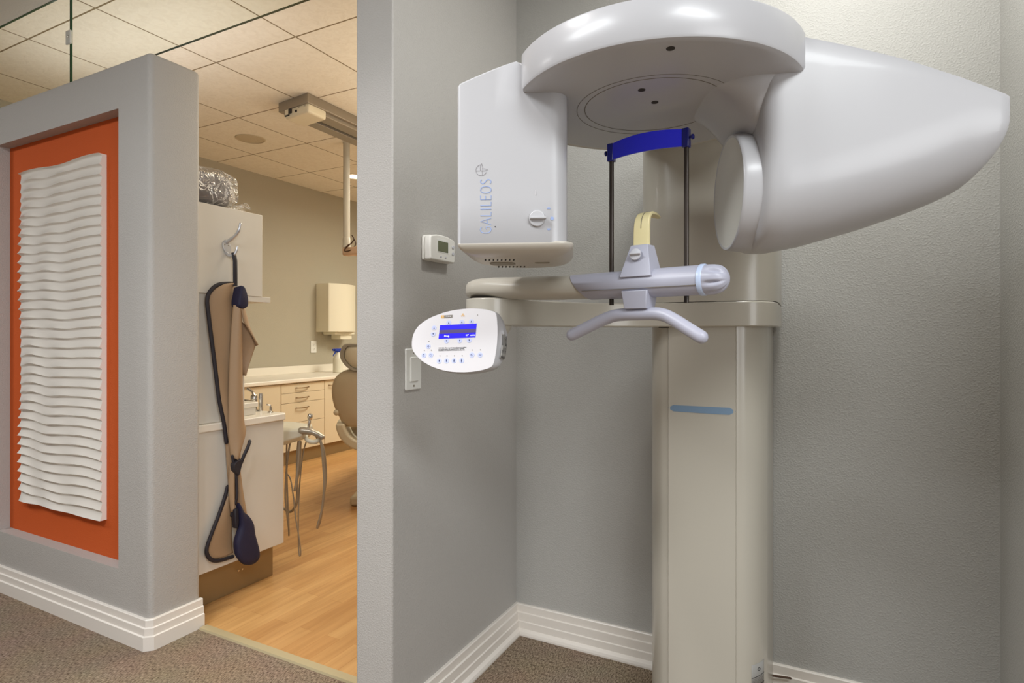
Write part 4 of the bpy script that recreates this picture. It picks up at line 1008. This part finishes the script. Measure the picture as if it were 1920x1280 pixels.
dp = [(-4.619, 4.47)]+[(p[0], p[1]) for p in spline([(-4.45, 4.465, 0), (-4.43, 4.475, 0), (-4.395, 4.56, 0), (-4.38, 4.66, 0), (-4.395, 4.76, 0), (-4.43, 4.85, 0), (-4.45, 4.86, 0)], 5)]+[(-4.619, 4.86)]
obj('cover', MB().prism(dp, 1.153, 1.652), M['disp'], e, bevel=.004, smooth=50)
obj('towel_chute', MB().box(-4.60, -4.43, 4.555, 4.84, 1.125, 1.153).box(-4.58, -4.45, 4.65, 4.82, 1.075, 1.126), M['disp'], e, bevel=.004)
e = thing('spray_bottle', (-4.35, 4.51, .74), 'spray bottle with blue trigger head on the far countertop', 'bottle')
BL = Matrix.Translation((-4.35, 4.51, .74))
obj('bottle', MB().lathe([(.045, .0005), (.05, .004), (.05, .13), (.046, .15), (.03, .175), (.022, .19), (.02, .205)], BL, 28), M['bottle'], e)
hd = obj('spray_head', MB().box(-.02, .02, -.055, .05, .215, .243).box(-.016, .016, -.02, .022, .20, .217).xf(BL), M['bluecap'], e, bevel=.006, label='blue spray head')
obj('trigger', MB().tube([(0, -.03, .216), (0, -.045, .195), (0, -.062, .178), (0, -.064, .165)], [.008, .007, .006, .004], 8).xf(BL), M['bluecap'], hd)
obj('nozzle', MB().tube([(0, -.055, .232), (0, -.075, .232)], .009, 12).xf(BL), M['bluecap'], hd)

# ------------------------------------------------------------------ dental chair (its left edge shows past the pier)
CDp = 3.75
c_o = view_pt(694, 640, CDp); c_o.z = 0
CM = Matrix(((R_v.x, F_.x, 0, c_o.x), (R_v.y, F_.y, 0, c_o.y), (0, 0, 1, 0), (0, 0, 0, 1))); KC = CDp/1104
def ca(px): return (px-694)*KC
def cz(py): return CAMZ+(628-py)*KC
e = thing('dental_chair', (c_o.x, c_o.y, 0), 'taupe dental chair at the right end of the treatment room view', 'chair')
def sym(pts): return [(ca(a), cz(b)) for a, b in pts]+[(-ca(a), cz(b)) for a, b in pts[::-1]]
bk = sym([(668, 690), (648, 694), (634, 702), (626, 714), (622.5, 732), (625, 752), (631, 770), (638, 783), (643, 792), (660, 800)][::-1])
bk = [(p[0], p[1]) for p in spline([(a, b, 0) for a, b in bk], 4, True)]; bc = (0, cz(745))
def bl(f, y): return [(bc[0]+(x-bc[0])*f, y, bc[1]+(z-bc[1])*f) for x, z in bk]
obj('backrest', MB().loft([bl(.5, -.045), bl(.86, -.042), bl(.955, -.03), bl(.99, -.015), bl(1, .0), bl(1, .03), bl(.95, .06), bl(.8, .075)]).xf(CM), M['chair'], e, smooth=60)
hdp = sym([(674, 646), (655, 647), (648, 654), (646, 668), (652, 680), (664, 690), (680, 693)][::-1])
hdp = [(p[0], p[1]) for p in spline([(a, b, 0) for a, b in hdp], 4, True)]; hc = (0, cz(668))
def hl(f, y): return [(hc[0]+(x-hc[0])*f, y, hc[1]+(z-hc[1])*f) for x, z in hdp]
hr = obj('headrest', MB().loft([hl(.55, -.05), hl(.9, -.045), hl(1, -.025), hl(1, .02), hl(.9, .045)]).xf(CM), M['chairshell'], e, smooth=60)
obj('headrest_shell', MB().loft([[(x, -.052, z) for x, _, z in hl(1.08, 0)], [(x, -.03, z) for x, _, z in hl(1.12, 0)], [(x, -.03, z) for x, _, z in hl(.93, 0)], [(x, -.052, z) for x, _, z in hl(.93, 0)], [(x, -.052, z) for x, _, z in hl(1.08, 0)]], False, False).xf(CM), M['steel'], hr, smooth=50)
obj('headrest_post', MB().box(-.04, .04, -.02, .015, cz(700), cz(672)).xf(CM), M['steel'], e)
shl = []
for i in range(17):
    t = i/16; a = radians(180+180*t); R1_, R2_ = .205, .15
    shl.append([(R1_*cos(a)*1.0, -.06, cz(792)+R1_*.95*sin(a)*.92), (R1_*cos(a), .10, cz(792)+R1_*.95*sin(a)*.92), (R2_*cos(a), .10, cz(792)+R2_*.8*sin(a)), (R2_*cos(a), -.06, cz(792)+R2_*.8*sin(a))])
obj('back_shell', MB().loft(shl).xf(CM), M['chairshell'], e, bevel=.012, seg=3, smooth=50)
obj('armrest', MB().tube(spline([(-.2, .05, cz(800)), (-.215, .12, cz(798)), (-.22, .3, cz(790)), (-.21, .42, cz(792))], 5), .028, 14, dome=True).xf(CM), M['chairshell'], e)
obj('adjust_knob', MB().ball((ca(633.5), -.03, cz(772)), .019, sc=(1, .8, 1)).xf(CM), M['chairshell'], e)
obj('seat', MB().loft([[(x*f, y, z) for x, z in ((-.24, .44), (-.25, .49), (-.22, .53), (.22, .53), (.25, .49), (.24, .44))] for y, f in ((.06, .8), (.1, .95), (.5, 1), (1.0, .9), (1.3, .75))]).xf(CM), M['chair'], e, bevel=.02, seg=3)
obj('pedestal', MB().box(-.09, .09, .35, .75, .06, .44).xf(CM), M['chairshell'], e, bevel=.02)
obj('base_plate', MB().box(-.16, .16, .1, 1.0, 0, .06).xf(CM), M['chairshell'], e, bevel=.015)

# ------------------------------------------------------------------ operatory ceiling items
e = thing('ceiling_speaker', (-3.85, 3.068, TC), 'round grey ceiling speaker in a tile above the cabinet', 'speaker')
SPM = Matrix.Translation((-3.85, 3.068, 0))
obj('trim_ring', MB().lathe([(.098, TC), (.108, TC), (.106, TC-.005), (.098, TC-.006), (.098, TC)], SPM, 40, False, False), M['speaker'], e)
obj('grille', MB().lathe([(.0985, TC-.002), (.07, TC-.004), (.03, TC-.005)], SPM, 40), M['speaker'], e)
e = thing('downlight', (-3.9, 4.24, TC), 'small recessed downlight in the far ceiling, right of the pole', 'ceiling light')
DLM = Matrix.Translation((-3.886, 4.245, 0))
obj('trim_ring', MB().lathe([(.075, TC), (.095, TC), (.093, TC-.006), (.075, TC-.006), (.075, TC)], DLM, 32, False, False), M['trackw'], e)
obj('lens', MB().lathe([(.0755, TC-.003), (.04, TC-.012)], DLM, 32), M['lamp'], e, label='glowing lens')

# track light carriage: a long housing whose near end faces the doorway
a0 = view_pt(522, 193, (TC-CAMZ)*1104/(628-193)); a1 = view_pt(577, 173, (TC-CAMZ)*1104/(628-173))
ux = (a1-a0); ux.z = 0; TW = ux.length; ux.normalize()
TY = Vector((-.02, 1.0, 0)).normalized()
TM = Matrix(((ux.x, TY.x, 0, a0.x), (ux.y, TY.y, 0, a0.y), (0, 0, 1, TC), (0, 0, 0, 1)))     # x across, y along, z up from the ceiling
e = thing('track_light_mount', (a0.x+.15, a0.y+.6, TC), 'long grey ceiling track with white carriage in the treatment room', 'ceiling track')
obj('housing', MB().box(0, TW, 0, 2.2, -.062, 0).xf(TM), M['track'], e, bevel=.004)
cr_ = obj('carriage', MB().box(.055, TW-.01, .01, .17, -.115, -.05).xf(TM), M['trackw'], e, bevel=.014, seg=4)
obj('label_plate', MB().box(.06, .105, .004, .012, -.10, -.055).xf(TM), M['ink'], cr_)
obj('label_paper', MB().box(.065, .10, .002, .006, -.094, -.06).xf(TM), M['trackw'], cr_)
obj('switch', MB().box(.112, .128, .0, .014, -.09, -.062).box(.165, .18, .004, .012, -.092, -.08).xf(TM), M['ink'], cr_)
for x in (.20, .26): obj('screw', MB().lathe([(.004, 0), (.004, .003)], TM @ Matrix.Translation((x, .012, -.07)) @ Matrix.Rotation(pi/2, 4, 'X'), 10), M['steel'], cr_)
for x0, x1 in ((.045, .135), (.175, .275)): obj('rail', MB().box(x0, x1, .15, 2.2, -.088, -.06).xf(TM), M['track'], e, bevel=.003)
obj('channel', MB().box(.137, .172, .15, 2.2, -.07, -.062).xf(TM), M['dark'], e)

e = thing('ceiling_pole', (-3.261, 3.474, 1.85), 'pale ceiling pole with brown cable loop beside the grey pier', 'pole')
PLM = Matrix.Translation((-3.262, 3.474, 0))
obj('pole', MB().lathe([(.026, 1.86), (.026, TC-.004)], PLM, 24), M['pole'], e)
obj('flange', MB().lathe([(.028, TC-.012), (.03, TC)], PLM, 24), M['pole'], e)
obj('collar', MB().lathe([(.034, 1.80), (.034, 1.812), (.03, 1.815), (.029, 1.87), (.026, 1.88)], PLM, 24), M['pole'], e)
obj('monitor_arm', MB().box(-3.28, -2.95, 3.44, 3.51, 1.735, 1.80), M['pink'], e, bevel=.015, label='peach arm end')
D4 = 4.585
obj('cable_loop', MB().tube(spline([view_pt(a, b, D4-.06) for a, b in ((660, 441), (664, 448), (662, 452), (654, 460), (646, 468), (648, 471), (657, 469), (664, 463), (667, 456), (664, 449), (659, 456), (652, 460), (647, 466))], 6), .0045, 8), M['cable'], e, smooth=70, label='brown cable loop')

# ------------------------------------------------------------------ light
def area(name, loc, rot, sx, sy, power, col, spread=None):
    l = bpy.data.lights.new(name, 'AREA'); l.shape = 'RECTANGLE'; l.size = sx; l.size_y = sy; l.energy = power; l.color = col
    if spread: l.spread = radians(spread)
    o = bpy.data.objects.new(name, l); COL.objects.link(o); o.location = loc; o.rotation_euler = rot
    return o
area('hall_light', (-1.3, -.5, HC-.02), (0, 0, 0), 1.2, .6, 52, (.95, .985, 1))
area('hall_light', (-4.3, -.35, HC-.02), (0, 0, 0), .7, .6, 38, (1, .975, .955))
area('hall_light', (1.1, -.3, HC-.02), (0, 0, 0), 1.2, .6, 60, (.95, .985, 1))
area('hall_fill', (-1.2, -4.4, 1.5), (pi/2, 0, 0), 3.6, 1.7, 4, (.9, .95, 1))  # added soft front fill behind the camera; the wall there has no window
area('hall_fill', (3.4, -1.6, 1.5), (pi/2, 0, pi/2), 2.6, 1.7, 80, (.96, .98, 1))  # added fill out of view to the right, brightens the alcove's left wall
area('alcove_downlight', (.03, 1.45, HC-.02), (0, 0, 0), .26, .26, 14, (.99, .985, .94))
area('hall_downlight', (-1.05, .35, HC-.02), (0, 0, 0), .16, .16, 10, (1, .95, .93), 110)
area('operatory_light', (-1.75, 3.0, TC-.02), (0, 0, 0), .6, 1.2, 22, (1, .90, .72))
area('operatory_light', (-2.5, 4.8, TC-.02), (0, 0, 0), 1.2, .8, 92, (1, .96, .82))
area('operatory_fill', (-3.0, 1.75, 2.08), (pi, 0, 0), 1.4, .12, 3.6, (1, 1, 1))  # added lamp hidden behind the partition, washes the ceiling from below
area('operatory_fill', (-1.55, 3.4, 1.8), (pi, 0, 0), .4, 1.4, 18, (1, .91, .74))  # added fill hidden behind the pier, aimed up to lift the far ceiling

wd_ = bpy.data.worlds.new('world'); SC.world = wd_; wd_.use_nodes = True
wd_.node_tree.nodes['Background'].inputs[0].default_value = (.9, .95, 1, 1); wd_.node_tree.nodes['Background'].inputs[1].default_value = .3
SC.view_settings.view_transform = 'Standard'; SC.view_settings.look = 'None'; SC.view_settings.exposure = -.1; SC.view_settings.gamma = 1
SC.view_settings.use_curve_mapping = False
SC.cycles.use_denoising = True; SC.cycles.max_bounces = 10; SC.cycles.diffuse_bounces = 6; SC.cycles.transparent_max_bounces = 12
SC.cycles.sample_clamp_indirect = 6; SC.cycles.caustics_reflective = False; SC.cycles.caustics_refractive = False
